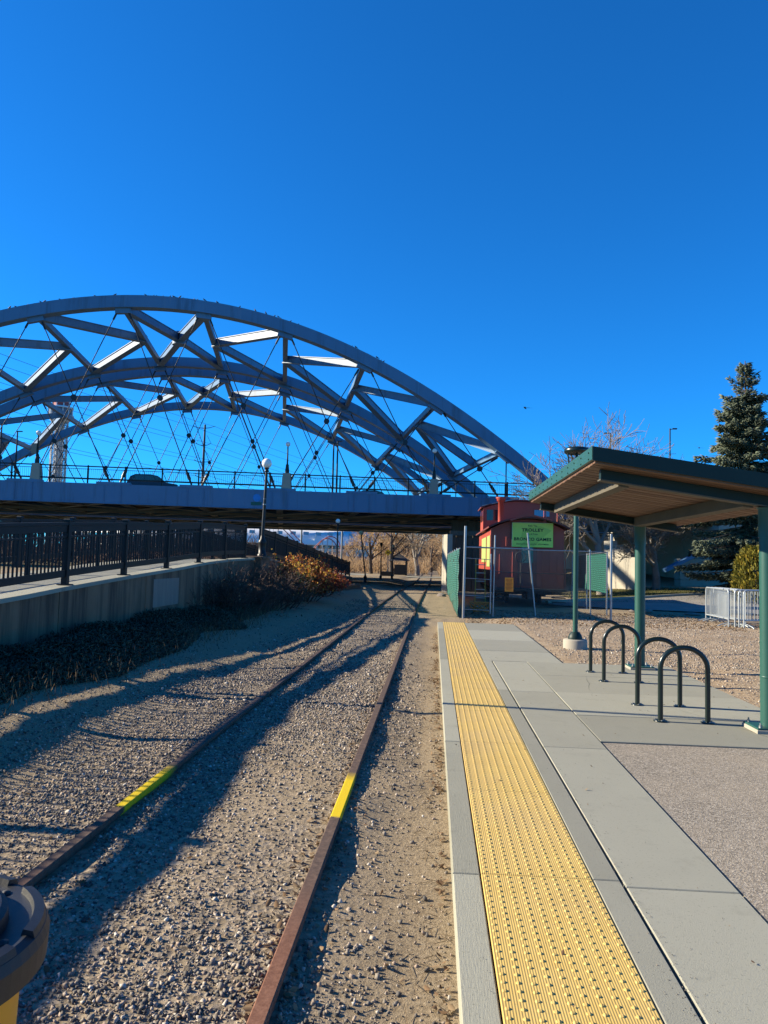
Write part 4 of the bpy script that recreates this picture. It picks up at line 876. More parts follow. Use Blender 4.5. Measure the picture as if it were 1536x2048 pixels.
# lime sign with its lettering
sgn = empty('trolley_sign', (4.175, Y0 - .10, 2.43), 'lime green TROLLEY sign on the end wall of the caboose', 'sign')
MB().bevbox(-.865, .865, -.02, .02, 0, 1.03, .004).build('board', MT['lime'], sgn, True)
MB().box(-.875, -.855, -.026, .02, 0, 1.035).box(-.865, .865, -.026, .02, 1.02, 1.04).build('frame', mat('pale lime edge', (.62, .62, .36), None, 3, .5), sgn, True)
pt_ = MB(); pt_.add([(-.55, -.0215, .04), (-.25, -.0215, .30), (-.48, -.0215, .42), (-.42, -.0215, .78), (-.1, -.0215, .86), (.35, -.0215, .90), (.8, -.0215, .72), (.45, -.0215, .42), (.1, -.0215, .05)], [tuple(range(9))]); pt_.build('faded_print', mat('yellower print', (.52, .62, .08), (.46, .58, .10), 3, .5), sgn, True)
def letters(txt, z, size, bold, par, y=-.024, sx=1.0, m='ink'):
    cu_ = bpy.data.curves.new('lettering', 'FONT'); cu_.body = txt; cu_.size = size; cu_.align_x = 'CENTER'; cu_.offset = bold; cu_.extrude = .0008; cu_.space_character = 1.05; cu_.resolution_u = 3
    cu_.materials.append(MT[m]); to = bpy.data.objects.new('text_source', cu_); col.objects.link(to); bpy.context.view_layer.update()
    me = bpy.data.meshes.new_from_object(to.evaluated_get(bpy.context.evaluated_depsgraph_get())); bpy.data.objects.remove(to)
    o = bpy.data.objects.new('lettering', me); col.objects.link(o); o.parent = par; o.location = (0.0, y, z); o.rotation_euler = (math.pi / 2, 0, 0); o.scale = (sx, 1, 1); return o
letters('Ride The', .875, .10, .001, sgn); letters('TROLLEY', .665, .185, .0055, sgn, sx=1.16); letters('To & From', .52, .095, .001, sgn, m='greend'); letters('BRONCO GAMES', .275, .18, .0055, sgn, sx=1.10); letters('DenverTrolley.org for information', .10, .092, .001, sgn, m='greend')

# ------------------------------------------------------------------ crowd barriers
def barrier_proto():
    e = empty('crowd_barrier', (0, 0, 0)); L, h0, h1, r = 2.2, .22, 1.10, .10
    pts = [(0, 0, 0.0), (0, 0, h1 - r)] + [(r - r * math.cos(t), 0, h1 - r + r * math.sin(t)) for t in np.linspace(.3, math.pi / 2, 4)] + [(L - r + r * math.sin(t), 0, h1 - r + r * math.cos(t)) for t in np.linspace(0, math.pi / 2 - .3, 4)] + [(L, 0, h1 - r), (L, 0, 0)]
    MB().tube(pts, .021, 8).build('frame', MT['galvp'], e, True); MB().tube([(0, 0, h0), (L, 0, h0)], .019, 8).build('bottom_bar', MT['galvp'], e, True)
    bm_ = MB().tube([(0, 0, h0), (0, 0, h1 - .01)], .0085, 6).mesh(); bm_.materials.append(MT['galvp'])
    for k in range(1, 19): link('bar', bm_, None, e, (k * L / 19, 0, 0))
    for x in (.12, L - .12): MB().tube([(x, -.28, .0), (x, -.22, .04), (x, 0, .10), (x, .22, .04), (x, .28, 0)], .017, 6).build('foot', MT['galvp'], e, True)
    return e
bp = barrier_proto(); first = True
for lab, x, y, a in [('leftmost galvanized crowd barrier, outermost of the left stack', 8.93, 25.4, -93), ('second galvanized crowd barrier of the left stack', 9.06, 25.35, -92), ('third galvanized crowd barrier of the left stack', 9.18, 25.4, -90), ('innermost galvanized crowd barrier of the left stack', 9.30, 25.3, -91),
                     ('front galvanized crowd barrier of the right stack', 9.08, 22.75, 16), ('middle galvanized crowd barrier of the right stack', 9.02, 22.95, 17), ('rear galvanized crowd barrier of the right stack', 8.98, 23.15, 18), ('galvanized crowd barrier at the right, partly hidden by the near shelter post', 11.1, 23.5, 14)]:
    o = bp if first else copy_tree(bp); first = False; o.location = (x, y, float(zg(x, y)) + .01); o.rotation_euler = (0, 0, R(a)); tag(o, lab, 'barrier', 'crowd barriers')
# ------------------------------------------------------------------ litter bin at lower left
bn = empty('litter_bin', (-1.178, 1.63, -.125), 'amber litter bin with a black moulded lid at the lower left corner', 'litter bin'); ZL = .97
MB().lathe([(.225, .0), (.235, .02), (.272, .90)], 40).build('body', MT['binp'], bn, True)
rim = MB().lathe([(.295, ZL - .095), (.322, ZL - .085), (.326, ZL - .03), (.318, ZL - .008), (.30, ZL), (.232, ZL - .008), (.21, ZL - .012), (.0, ZL - .012)], 64, smooth=False).build('lid', MT['lidp'], bn, True)
for k in range(6):
    a0, a1 = k * math.pi / 3 + .10, (k + 1) * math.pi / 3 - .12; V = []; n = 10
    for i in range(n + 1):
        a = a0 + (a1 - a0) * i / n
        for r, z in ((.285, ZL - .004), (.290, ZL + .012), (.312, ZL + .008), (.318, ZL - .012)): V.append((r * math.cos(a), r * math.sin(a), z))
    mb = MB(); mb.add(V, [(i * 4 + j, i * 4 + j + 1, i * 4 + 5 + j, i * 4 + 4 + j) for i in range(n) for j in range(3)] + [(0, 1, 2, 3), tuple(4 * n + j for j in (3, 2, 1, 0))], False); mb.build('rim_rib', MT['lidp'], rim, True)
MB().lathe([(.238, ZL - .012), (.234, ZL + .022), (.22, ZL + .032), (0, ZL + .04)], 48, smooth=False).build('hood', MT['lidp'], rim, True)
for k in range(6):
    a = k * math.pi / 3 - .01; MB().lathe([(.012, 0), (.012, .006), (0, .009)], 8, (.262 * math.cos(a), .262 * math.sin(a), ZL - .006)).build('rivet', MT['lidp'], rim, True)

# ------------------------------------------------------------------ vegetation
def grow(rg, p, d, L, r, lev, maxlev, out, kids, spread, shrink, wob=.18, up=.05, nseg=4, droop=0.0):
    pts = [np.array(p)]; rr = [r]; d = vnorm(np.array(d)); r1 = r * (.55 if lev else .5)
    for i in range(nseg):
        d = vnorm(d + rg.normal(size=3) * wob + np.array([0, 0, up - droop * lev])); pts.append(pts[-1] + d * L / nseg); rr.append(r + (r1 - r) * (i + 1) / nseg)
        out.append(np.concatenate([pts[-2], pts[-1], [rr[-2], rr[-1], lev]]))
    if lev >= maxlev: return
    for k in range(kids[lev]):
        t = rg.uniform(.30 if lev else .36, 1.0) if k else 1.0; f = t * nseg; i = min(int(f), nseg - 1); q = pts[i] + (pts[i + 1] - pts[i]) * (f - i); dd = vnorm(pts[i + 1] - pts[i])
        side = rg.normal(size=3); side -= dd * (side @ dd); side = vnorm(side); ang = spread[lev] * rg.uniform(.6, 1.25) * (.45 if k == 0 else 1)
        nd_ = dd * math.cos(ang) + side * math.sin(ang); grow(rg, q, nd_, L * shrink[lev] * rg.uniform(.7, 1.15), max(.0035, (rr[i] * (1 - (f - i)) + rr[i + 1] * (f - i)) * rg.uniform(.45, .7)), lev + 1, maxlev, out, kids, spread, shrink, wob * 1.12, up, max(2, nseg - 1), droop)
def bare_tree(loc, h, r, seed, label, bark, twig, group='bare trees', kids=(6, 5, 5, 4), spread=(.75, .75, .8, .9), shrink=(.62, .6, .6, .6), maxlev=4, trunk=.55, rmin=.006, droop=0.0, name='bare_tree', lean=(0, 0)):
    rg = np.random.default_rng(seed); out = []
    grow(rg, (0, 0, -.1), (lean[0], lean[1], 1), h * trunk, r, 0, maxlev, out, kids, spread, shrink, .07, .07, 5, droop)
    S = np.array(out); S[:, 6:8] = np.maximum(S[:, 6:8], rmin); hh = S[:, 5].max(); S[:, :6] *= h / hh * 1.0; S[:, :6] += np.array(list(loc) * 2)
    e = empty(name, loc, label, 'tree', group)
    a = S[S[:, 8] <= 1]; V, Fa = segtubes(a[:, :8], 8); bigmesh('trunk', V, Fa, bark, e, smooth=True)
    b = S[S[:, 8] > 1]; V, Fa = segtubes(b[:, :8], 3); bigmesh('crown', V, Fa, twig, e)
    return e
p1 = at_y(1203, 1184, 45.5); p2 = at_y(1312, 1174, 48.0)
bare_tree(Vector((p1.x, 45.5, float(zg(p1.x, 45.5)))), 11.6, .30, 11, 'pale-barked bare tree rising behind the ring lamp', MT['bark'], MT['twig'], kids=(13, 8, 6, 5), trunk=.66, rmin=.013, lean=(-.06, 0), spread=(.80, .75, .8, .9))
bare_tree(Vector((p2.x, 48.0, float(zg(p2.x, 48.0)))), 8.6, .26, 23, 'pale-barked bare tree seen between the shelter posts', MT['bark'], MT['twig'], kids=(11, 8, 6, 5), trunk=.62, rmin=.012, spread=(1.0, .8, .8, .9))
bare_tree(Vector((18.6, 96, .9)), 12.5, .22, 31, 'bare treetop showing above the shelter roof left of the spruce', MT['barkd'], MT['twigd'], kids=(6, 5, 4, 3), rmin=.012)
for i, (x, yb, Y, h, r, sd, lab, tw) in enumerate([(742, 1150, 112, 11, .30, 41, 'tan willow with trailing twigs left of the kiosk', 'twigo'), (782, 1150, 108, 12, .34, 43, 'dark forked bare tree behind the diamond sign', 'twigo'), (835, 1146, 118, 12.5, .40, 47, 'broad bare cottonwood right of the kiosk', 'twig'),
        (862, 1140, 160, 11, .3, 53, 'bare tree over the vanishing rails', 'twigo'), (905, 1140, 130, 11, .3, 59, 'tan bare tree right of the rails beyond the bridges', 'twigo'), (706, 1150, 150, 9, .25, 61, 'small tan tree in front of the stadium', 'twigo'), (820, 1140, 190, 13, .35, 67, 'hazy bare tree far along the rails', 'twigo')]):
    p = at_y(x, yb, Y); bare_tree(Vector((p.x, Y, float(zg(p.x, Y)) - .05)), h, r, sd, lab, MT['bark'] if i == 2 else MT['barkd'], MT[tw], kids=(7, 6, 6, 5), rmin=.020, trunk=.5, spread=(.8, .8, .85, .9), droop=.02 if tw == 'twigo' else 0)
# scrub: dry brush masses beyond the bridges
def brush(name, n, xr, yr, h, m, seed, label, r=.02, kind='stuff', lean=.5, zfun=zg, hvar=None):
    rg = np.random.default_rng(seed); x = rg.uniform(*xr, n); y = rg.uniform(*yr, n); keep = vnoise(x * .35, y * .22, seed) > .32; x, y = x[keep], y[keep]; n = len(x)
    hh = h * (.25 + .75 * vnoise(x * .3, y * .18, seed + 1)) * rg.uniform(.5, 1.1, n); d = rg.normal(size=(n, 3)) * lean; d[:, 2] = 1; d /= np.linalg.norm(d, axis=1)[:, None]
    z = zfun(x, y); p = np.stack([x, y, z + hh * rg.uniform(0, .5, n)], -1); q = p + d * hh[:, None] * rg.uniform(.3, .7, n)[:, None]
    V, Fa = segtubes(np.concatenate([p, q, np.full((n, 1), r), np.full((n, 1), r * .4)], 1), 3); o = bigmesh(name, V, Fa, m); return tag(o, label, kind=kind)
brush('brush', 13000, (-24, -1.0), (112, 175), 4.4, MT['twigo'], 5, 'tan dry brush beyond the bridges', .045)
brush('brush', 9000, (.8, 26), (98, 170), 5.0, MT['twigo'], 6, 'tan dry brush right of the rails beyond the bridges', .045)
brush('brush', 3500, (-60, -13), (40, 105), 1.5, MT['twigd'], 8, 'dark brush under the left end of the bridges', .03)
brush('far_woods', 16000, (-15, 18), (185, 270), 15, MT['twigo'], 12, 'tan bare woods closing the view along the rails', .09)
# deep woodland line that closes the view under the bridges at far left
brush('far_woods', 16000, (-160, -36), (118, 190), 11, MT['twigd'], 9, 'far-off bare woods beyond the left end of the bridges', .08)
brush('far_woods', 12000, (8, 150), (110, 200), 12, MT['twigd'], 10, 'far-off bare woods beyond the right end of the bridges', .08)

# spruce
def spruce(loc, h, rad, seed, label):
    rg = np.random.default_rng(seed); e = empty('spruce_tree', loc, label, 'tree'); b = np.array(loc); MB().tube([(0, 0, -.3), (.05, 0, h * .5), (0, 0, h)], [.26, .15, .02], 10).build('trunk', MT['barkd'], e, True)
    P, D, SC, TO = [], [], [], []; brs = []; z = .5
    while z < h - .15:
        t = z / h; env = rad * ((1 - t) ** .82) * (.55 + .45 * min(1, t * 6)); nb = 9 if t < .85 else 6; a0 = rg.uniform(0, 6.28)
        for k in range(nb):
            if rg.random() < .12: continue
            a = a0 + k * 6.283 / nb + rg.uniform(-.3, .3); L = env * rg.uniform(.45, 1.32) + .12; dr = -.10 - .35 * (1 - t) + rg.uniform(-.1, .15); zz = z + rg.uniform(-.15, .15)
            n = max(3, int(L / .16)); pts = []
            for i in range(n + 1):
                f = i / n; pts.append(np.array([math.cos(a) * L * f, math.sin(a) * L * f, zz + L * (dr * f + (.22) * f * f + (.35 if t > .85 else 0) * f)]))
            brs.append(np.concatenate([pts[0], pts[-1], [.03 * (1 - t) + .012, .006]]))
            tone0 = rg.uniform(.25, .62) + .1 * math.cos(a - math.pi)  # random tone, with the sunlit left side coloured a little lighter
            for i in range(1, n + 1):
                f = i / n; dirb = vnorm(pts[i] - pts[i - 1]); sd = np.array([-math.sin(a), math.cos(a), 0]); w = .34 * (1 - f * .55) * min(1.2, .45 + L * .4)
                for q in range(int(15 + 9 * (1 - t))):
                    s = rg.choice([-1, 1]); off = rg.uniform(-.10, .10); base_ = pts[i] - dirb * rg.uniform(0, L / n) ; dd = dirb * rg.uniform(.4, 1.0) + sd * s * rg.uniform(.2, 1.0) + np.array([0, 0, rg.uniform(-.75, .35)])
                    st = base_ + sd * s * rg.uniform(0, w) + np.array([0, 0, rg.uniform(-.18, .04)])
                    P.append(st); D.append(dd); SC.append(rg.uniform(.20, .40) * (1 if t < .85 else .7)); TO.append(np.clip(tone0 + rg.uniform(-.22, .3) * 1, 0, .86))
        z += .30 + .22 * (1 - t)
    # reddish cones near the top
    for k in range(260):
        zz = h * rg.uniform(.80, .985); a = rg.uniform(0, 6.28); rr = rad * ((1 - zz / h) ** .82) * rg.uniform(.3, .8); P.append(np.array([rr * math.cos(a), rr * math.sin(a), zz])); D.append(np.array([rg.uniform(-.3, .3), rg.uniform(-.3, .3), -1])); SC.append(.13); TO.append(rg.uniform(.95, 1))
    P, D, SC, TO = np.array(P) + b, np.array(D), np.array(SC), np.array(TO)
    kv = np.array([(0, 0, 0), (.13, 0, .35), (-.065, .113, .35), (-.065, -.113, .35), (0, 0, 1.0)]); kf = np.array([(0, 2, 1), (0, 3, 2), (0, 1, 3), (1, 2, 4), (2, 3, 4), (3, 1, 4)])
    V, Fa, tn = scatter(kv, kf, P, np.stack([SC * 1.15, SC * 1.15, SC], -1), dirrot(D, rg), TO); bigmesh('crown', V, Fa, MT['needle'], e, tn)
    S = np.array(brs); S[:, :3] += b; S[:, 3:6] += b; V, Fa = segtubes(S, 4); bigmesh('limbs', V, Fa, MT['barkd'], e)
    return e
ps = at_y(1482, 1180, 44.0)
spruce(Vector((ps.x + .3, 44, float(zg(ps.x, 44)))), 13.6, 4.1, 71, 'tall blue-green spruce behind the shelter')
pg = at_y(1512, 1180, 40.0); rg = np.random.default_rng(77); gb = empty('golden_shrub', Vector((pg.x, 40, float(zg(pg.x, 40)))), 'golden yellow evergreen shrub beside the near shelter post', 'shrub')
n = 2600; th_ = rg.uniform(0, 6.28, n); zz = rg.uniform(.1, 2.9, n); rr = (1.05 * np.sqrt(np.clip(1 - ((zz - 1.0) / 2.0) ** 2, .03, 1))) * rg.uniform(.75, 1.05, n)
P = np.stack([rr * np.cos(th_), rr * np.sin(th_), zz], -1) + np.array(gb.location); D = np.stack([np.cos(th_) * .6, np.sin(th_) * .6, np.full(n, .9)], -1) + rg.normal(size=(n, 3)) * .35
lv = np.array([(-.5, 0, 0), (.5, 0, 0), (.35, .1, 1), (-.35, .1, 1)]); lf = np.array([(0, 1, 2, 3)])
V, Fa, tn = scatter(lv, lf, P, np.stack([rg.uniform(.05, .12, n)] * 2 + [rg.uniform(.12, .26, n)], -1), dirrot(D, rg), rg.uniform(0, 1, n)); bigmesh('foliage', V, Fa, MT['golden'], gb, tn); MB().tube([(0, 0, -.1), (0, 0, 1.8)], [.06, .02], 6).build('stem', MT['barkd'], gb, True)

# autumn bush by the ramp railing, bare brown bush beside it
def bush(name, c, size, nst, nleaf, seed, label, leafm, stemm, leafz=.35, lsz=.06, spread=.7):
    rg = np.random.default_rng(seed); e = empty(name, Vector(c), label, 'bush'); S = []
    for k in range(nst):
        b = np.array([rg.normal() * size[0] * .22, rg.normal() * size[1] * .25, -.1]); d = np.array([b[0] / size[0] * 1.2 + rg.normal() * spread * .35, b[1] / size[1] * .9 + rg.normal() * spread * .35, 1.0]); L = size[2] * rg.uniform(.65, 1.08)
        grow(rg, b, d, L * .62, .018, 1, 3, S, (0, 6, 4, 0), (0, .6, .7, 0), (0, .55, .6, 0), .14, .03, 4)
    S = np.array(S); S[:, :6] += np.array(list(c) * 2); S[:, 6:8] = np.maximum(S[:, 6:8], .005)
    V, Fa = segtubes(S[:, :8], 3); bigmesh('stems', V, Fa, stemm, e)
    if nleaf:
        w = S[S[:, 8] >= 2]; w = w[w[:, 5] > c[2] + size[2] * leafz * .6]; i = rg.integers(0, len(w), nleaf); f = rg.uniform(0, 1, nleaf)[:, None]; P = w[i, :3] * (1 - f) + w[i, 3:6] * f + rg.normal(size=(nleaf, 3)) * .05
        hrel = (P[:, 2] - c[2]) / size[2]; yrel = (P[:, 1] - c[1]) / size[1]; tone = np.clip(.12 + .55 * hrel - .55 * yrel + rg.normal(size=nleaf) * .2, 0, 1)  # red to yellow leaf mix, sunlit upper near side put in as brighter tone
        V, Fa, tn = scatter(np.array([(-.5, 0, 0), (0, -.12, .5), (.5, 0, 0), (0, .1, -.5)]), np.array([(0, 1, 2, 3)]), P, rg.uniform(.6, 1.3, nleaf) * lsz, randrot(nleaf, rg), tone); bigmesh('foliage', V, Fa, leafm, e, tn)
    return e
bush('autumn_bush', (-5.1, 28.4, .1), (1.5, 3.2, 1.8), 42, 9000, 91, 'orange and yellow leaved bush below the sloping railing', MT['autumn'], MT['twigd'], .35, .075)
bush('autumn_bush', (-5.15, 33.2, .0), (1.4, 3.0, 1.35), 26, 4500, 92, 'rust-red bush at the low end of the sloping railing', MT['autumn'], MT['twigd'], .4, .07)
bush('bare_bush', (-5.45, 20.6, .1), (1.2, 3.0, 1.45), 55, 900, 93, 'leafless dark bush where the juniper meets the retaining wall', MT['leaf'], MT['twigd'], .5, .04, 1.0)
bush('bare_bush', (-5.3, 23.8, .1), (1.3, 2.6, 1.5), 50, 900, 94, 'leafless brown bush between the lamp and the orange bush', MT['leaf'], MT['twigd'], .5, .04, 1.0)
# juniper ground cover on the bank
rg = np.random.default_rng(15); n = 60000; x = rg.uniform(-6.15, -4.2, n); y = rg.uniform(4, 23.5, n)
edge = -4.62 + .45 * (vnoise(y * .7, y * 0, 4) - .5) * 2 - .5 * sst(17, 23, y); hgt = .34 * np.clip((edge - x) / .5, 0, 1) * (.4 + .8 * vnoise(x * 1.5, y * 1.1, 6)) ; k = (x < edge); x, y, hgt = x[k], y[k], hgt[k]; n = len(x)
P = np.stack([x, y, zg(x, y) + hgt * rg.uniform(.15, 1.0, n)], -1); D = np.stack([rg.normal(size=n) * .8 + .5, rg.normal(size=n) * .8, rg.uniform(.1, .9, n)], -1)
V, Fa, tn = scatter(np.array([(0, 0, 0), (.16, 0, .4), (-.08, .14, .4), (-.08, -.14, .4), (0, 0, 1.0)]), np.array([(0, 2, 1), (0, 3, 2), (0, 1, 3), (1, 2, 4), (2, 3, 4), (3, 1, 4)]), P, rg.uniform(.045, .11, n), dirrot(D, rg), rg.uniform(0, 1, n))
tag(bigmesh('juniper_ground_cover', V, Fa, MT['juniper'], None, tn), 'low blue-green juniper along the foot of the retaining wall', kind='stuff')
# dry weeds at its edge
rg = np.random.default_rng(16); n = 2200; y = rg.uniform(3, 26, n); x = -4.65 + rg.normal(size=n) * .28 - .45 * sst(17, 23, y); D = rg.normal(size=(n, 3)) * .35; D[:, 2] = 1
V, Fa, tn = scatter(np.array([(-.5, 0, 0), (.5, 0, 0), (0, .12, 1)]), np.array([(0, 1, 2)]), np.stack([x, y, zg(x, y)], -1), np.stack([np.full(n, .012), np.full(n, .012), rg.uniform(.06, .34, n)], -1), dirrot(D, rg), rg.uniform(0, 1, n)); 
tag(bigmesh('dry_weeds', V, Fa, MT['straw'], None, tn), 'straw coloured weeds along the juniper edge', kind='stuff')
# lawn
rg = np.random.default_rng(17); n = 14000; x = rg.uniform(7.5, 34, n); y = rg.uniform(38, 50, n); D = rg.normal(size=(n, 3)) * .4; D[:, 2] = 1
V, Fa, tn = scatter(np.array([(-.5, 0, 0), (.5, 0, 0), (0, .12, 1)]), np.array([(0, 1, 2)]), np.stack([x, y, zg(x, y) - .01], -1), np.stack([np.full(n, .04)] * 2 + [rg.uniform(.05, .13, n)], -1), dirrot(D, rg), np.clip(vnoise(x * .5, y * .8, 3) + rg.normal(size=n) * .2, 0, 1))
tag(bigmesh('grass', V, Fa, MT['grassb'], None, tn), 'short yellow green grass on the mound', kind='stuff')

# ------------------------------------------------------------------ loose stones, leaves, mulch
ph = (1 + 5 ** .5) / 2; ico = np.array([(-1, ph, 0), (1, ph, 0), (-1, -ph, 0), (1, -ph, 0), (0, -1, ph), (0, 1, ph), (0, -1, -ph), (0, 1, -ph), (ph, 0, -1), (ph, 0, 1), (-ph, 0, -1), (-ph, 0, 1)]) / math.hypot(1, ph)
icf = np.array([(0, 11, 5), (0, 5, 1), (0, 1, 7), (0, 7, 10), (0, 10, 11), (1, 5, 9), (5, 11, 4), (11, 10, 2), (10, 7, 6), (7, 1, 8), (3, 9, 4), (3, 4, 2), (3, 2, 6), (3, 6, 8), (3, 8, 9), (4, 9, 5), (2, 4, 11), (6, 2, 10), (8, 6, 7), (9, 8, 1)])
cbv = np.array([(x, y, z) for x in (-1, 1) for y in (-1, 1) for z in (-1, 1)]) * .72; cbf = np.array([(0, 1, 3), (0, 3, 2), (4, 6, 7), (4, 7, 5), (0, 4, 5), (0, 5, 1), (2, 3, 7), (2, 7, 6), (0, 2, 6), (0, 6, 4), (1, 5, 7), (1, 7, 3)])
rg = np.random.default_rng(21); VV, FF, TT = [], [], []; off = 0
def stones(n, xr, yfun, dens, rlo, rhi, tlo=0, thi=1, sink=.25, big=False):
    global off
    x = rg.uniform(*xr, n); y = yfun(n); k = dens(x, y) > rg.uniform(0, 1, n); x, y = x[k], y[k]; n = len(x)
    r = rlo + (rhi - rlo) * rg.uniform(0, 1, n) ** 2.6
    for vnt in range(12):
        s = slice(vnt, None, 12); bv, fc_ = (ico * (1 + rg.uniform(-.3, .3, (12, 1))), icf) if big else (cbv + rg.uniform(-.38, .38, (8, 3)), cbf); m_ = len(x[s])
        if not m_: continue
        V, Fa, tn = scatter(bv, fc_, np.stack([x[s], y[s], zgn(x[s], y[s]) + r[s] * sink], -1), r[s][:, None] * rg.uniform(.6, 1.25, (m_, 3)) * np.array([1, 1, .8]), randrot(m_, rg), rg.uniform(tlo, thi, m_))
        VV.append(V); FF.append(Fa + off); TT.append(tn); off += len(V)
def ynear(a, b, p=2.0): return lambda n: a + (b - a) * rg.uniform(0, 1, n) ** p
ball = lambda x, y: np.clip(.02 + 1.3 * vnoise(x * .9, y * .7, 9), .22, 1) * (.5 + .5 * sst(2.6, 4.2, y + x * .9 + 1.2)) * sst(-4.6, -2.6, x) * (.25 + .75 * sst(-.25, -.95, x)) * np.where((np.abs(x + .628) < .045) | (np.abs(x + 2.125) < .045), 0, 1)
stones(175000, (-4.3, -.1), ynear(2.3, 13, 1.9), ball, .0040, .0135, sink=.18)
stones(1500, (-4.3, -.1), ynear(2.3, 13, 1.9), ball, .010, .020, big=True)
stones(24000, (-3.6, -.2), ynear(9, 34, 1.3), ball, .009, .022)
stones(9000, (-.58, .12), ynear(2.4, 20, 1.8), lambda x, y: .75 * vnoise(x * 3, y * 1.5, 12), .003, .010)
stones(500, (-.58, .12), ynear(2.4, 12, 1.8), lambda x, y: .35 + 0 * x, .010, .019, big=True)
stones(5000, (-6, -2.4), ynear(3, 20, 1.5), lambda x, y: .5 + 0 * x, .005, .020)
stones(16000, (2.3, 9), ynear(13.4, 27, 1.5), lambda x, y: np.where((x < 2.5) & (y < 21.6), .2, .9), .007, .020, .35, 1.0)
stones(9000, (4.06, 9), ynear(7.6, 14, 1.5), lambda x, y: .9 + 0 * x, .006, .018, .35, 1.0)
so = bigmesh('ballast_stones', np.concatenate(VV), np.concatenate(FF), MT['pebble'], None, np.concatenate(TT)); tag(so, 'loose grey and brown ballast stones between and beside the rails', 'gravel', kind='stuff')
# dry leaves
lvv = np.array([(0, -.5, .10), (.28, -.1, -.02), (.22, .3, .05), (0, .55, .16), (-.22, .3, .03), (-.28, -.1, -.04)]); lff = np.array([(0, 1, 2, 3), (0, 3, 4, 5)])
rg = np.random.default_rng(22); L = []
y = 2.4 + 17 * rg.uniform(0, 1, 1500) ** 1.4; k = vnoise(y * 1.3, y * 0 + 3, 5) > rg.uniform(.1, .75, 1500); y = y[k]; L.append(np.stack([.11 - np.abs(rg.normal(size=len(y))) * .055, y], -1))
y = 2.4 + 16 * rg.uniform(0, 1, 500) ** 1.5; L.append(np.stack([-.628 + rg.choice([-1, 1], 500) * (.05 + np.abs(rg.normal(size=500)) * .06), y], -1))
L.append(np.stack([rg.uniform(-4, 0, 260), 2.5 + 12 * rg.uniform(0, 1, 260) ** 1.6], -1)); L.append(np.stack([-4.35 + rg.normal(size=700) * .3, rg.uniform(5, 22, 700)], -1)); L.append(np.stack([rg.uniform(1, 9, 2600), rg.uniform(21.7, 29, 2600)], -1)); L.append(np.stack([rg.uniform(8.2, 11, 300), rg.uniform(22.3, 25, 300)], -1))
L = np.concatenate(L); n = len(L); up = rg.normal(size=(n, 3)) * .45; up[:, 2] = 1
V, Fa, tn = scatter(lvv, lff, np.stack([L[:, 0], L[:, 1], zgn(L[:, 0], L[:, 1]) + .012], -1), rg.uniform(.018, .05, n) * np.where(L[:, 1] > 21, 1.8, 1), dirrot(up, rg), rg.uniform(0, 1, n))
tag(bigmesh('dry_leaves', V, Fa, MT['leaf'], None, tn), 'dry brown leaves gathered along the platform edge and fence', 'leaves', kind='stuff')
n = 95; lx = np.where(rg.uniform(size=n) < .5, rg.uniform(1.1, 3.9, n), rg.uniform(.2, 1.6, n)); ly = np.where(lx > 1.7, rg.uniform(7.7, 13, n), 2.8 + 16 * rg.uniform(0, 1, n) ** 1.5); up = rg.normal(size=(n, 3)) * .3; up[:, 2] = 1
V, Fa, tn = scatter(lvv, lff, np.stack([lx, ly, np.full(n, .008)], -1), rg.uniform(.010, .028, n), dirrot(up, rg), rg.uniform(0, .7, n))
tag(bigmesh('leaf_litter', V, Fa, MT['leaf'], None, tn), 'a few dry leaf scraps lying on the concrete slabs', 'leaves', kind='stuff')
n = 900; lx = np.concatenate([rg.uniform(.14, 1.64, 350), 1.045 + rg.normal(size=550) * .04]); ly = 2.7 + 15 * rg.uniform(0, 1, n) ** 1.6; sc_r = rg.uniform(.0008, .0026, n)
V, Fa, tn = scatter(cbv, cbf, np.stack([lx, ly, .001 + sc_r * .5], -1), sc_r, randrot(n, rg), rg.uniform(0, .8, n))
tag(bigmesh('grit', V, Fa, MT['pebble'], None, tn), 'fine grit scattered over the platform slabs', 'gravel', kind='stuff')
# straws and twigs
n = 420; x = np.where(rg.uniform(size=n) < .5, .06 - np.abs(rg.normal(size=n)) * .09, rg.uniform(-3.5, .1, n)); y = 2.4 + 11 * rg.uniform(0, 1, n) ** 1.6; a = rg.uniform(0, 6.28, n); l = rg.uniform(.03, .10, n); z = zgn(x, y) + .010
V, Fa = segtubes(np.stack([x, y, z, x + l * np.cos(a), y + l * np.sin(a), z + rg.uniform(0, .015, n), np.full(n, .0016), np.full(n, .0012)], -1), 3)
tag(bigmesh('straw_litter', V, Fa, MT['straw'], None, rg.uniform(0, 1, len(V))), 'pale straws and twigs lying on the gravel', 'straw', kind='stuff')
# boulders near the fence and path
def boulder(loc, s, seed, label, m='stone'):
    rg = np.random.default_rng(seed); V = ico * (1 + rg.uniform(-.2, .2, (12, 1))); mb = MB(); mb.add(V * np.array(s), [tuple(f) for f in icf]); o = mb.build('boulder', MT[m]); o.location = loc; sb = o.modifiers.new('sub', 'SUBSURF'); sb.levels = sb.render_levels = 1; return tag(o, label, 'rock', 'rocks')
boulder((.45, 40.5, -.1), (.35, .4, .22), 1, 'brown rock at the foot of the green screened fence'); boulder((8.2, 30.5, -.05), (.7, .3, .14), 2, 'flat pinkish rock at the near edge of the path'); boulder((9.9, 29.6, -.05), (.45, .22, .10), 3, 'smaller pinkish rock right of the flat one'); 
q = at_y(1410, 1136, 56.0); boulder((q.x, 56, float(zg(q.x, 56)) + .1), (2.0, .8, .45), 4, 'pale flat boulder in front of the wing wall')
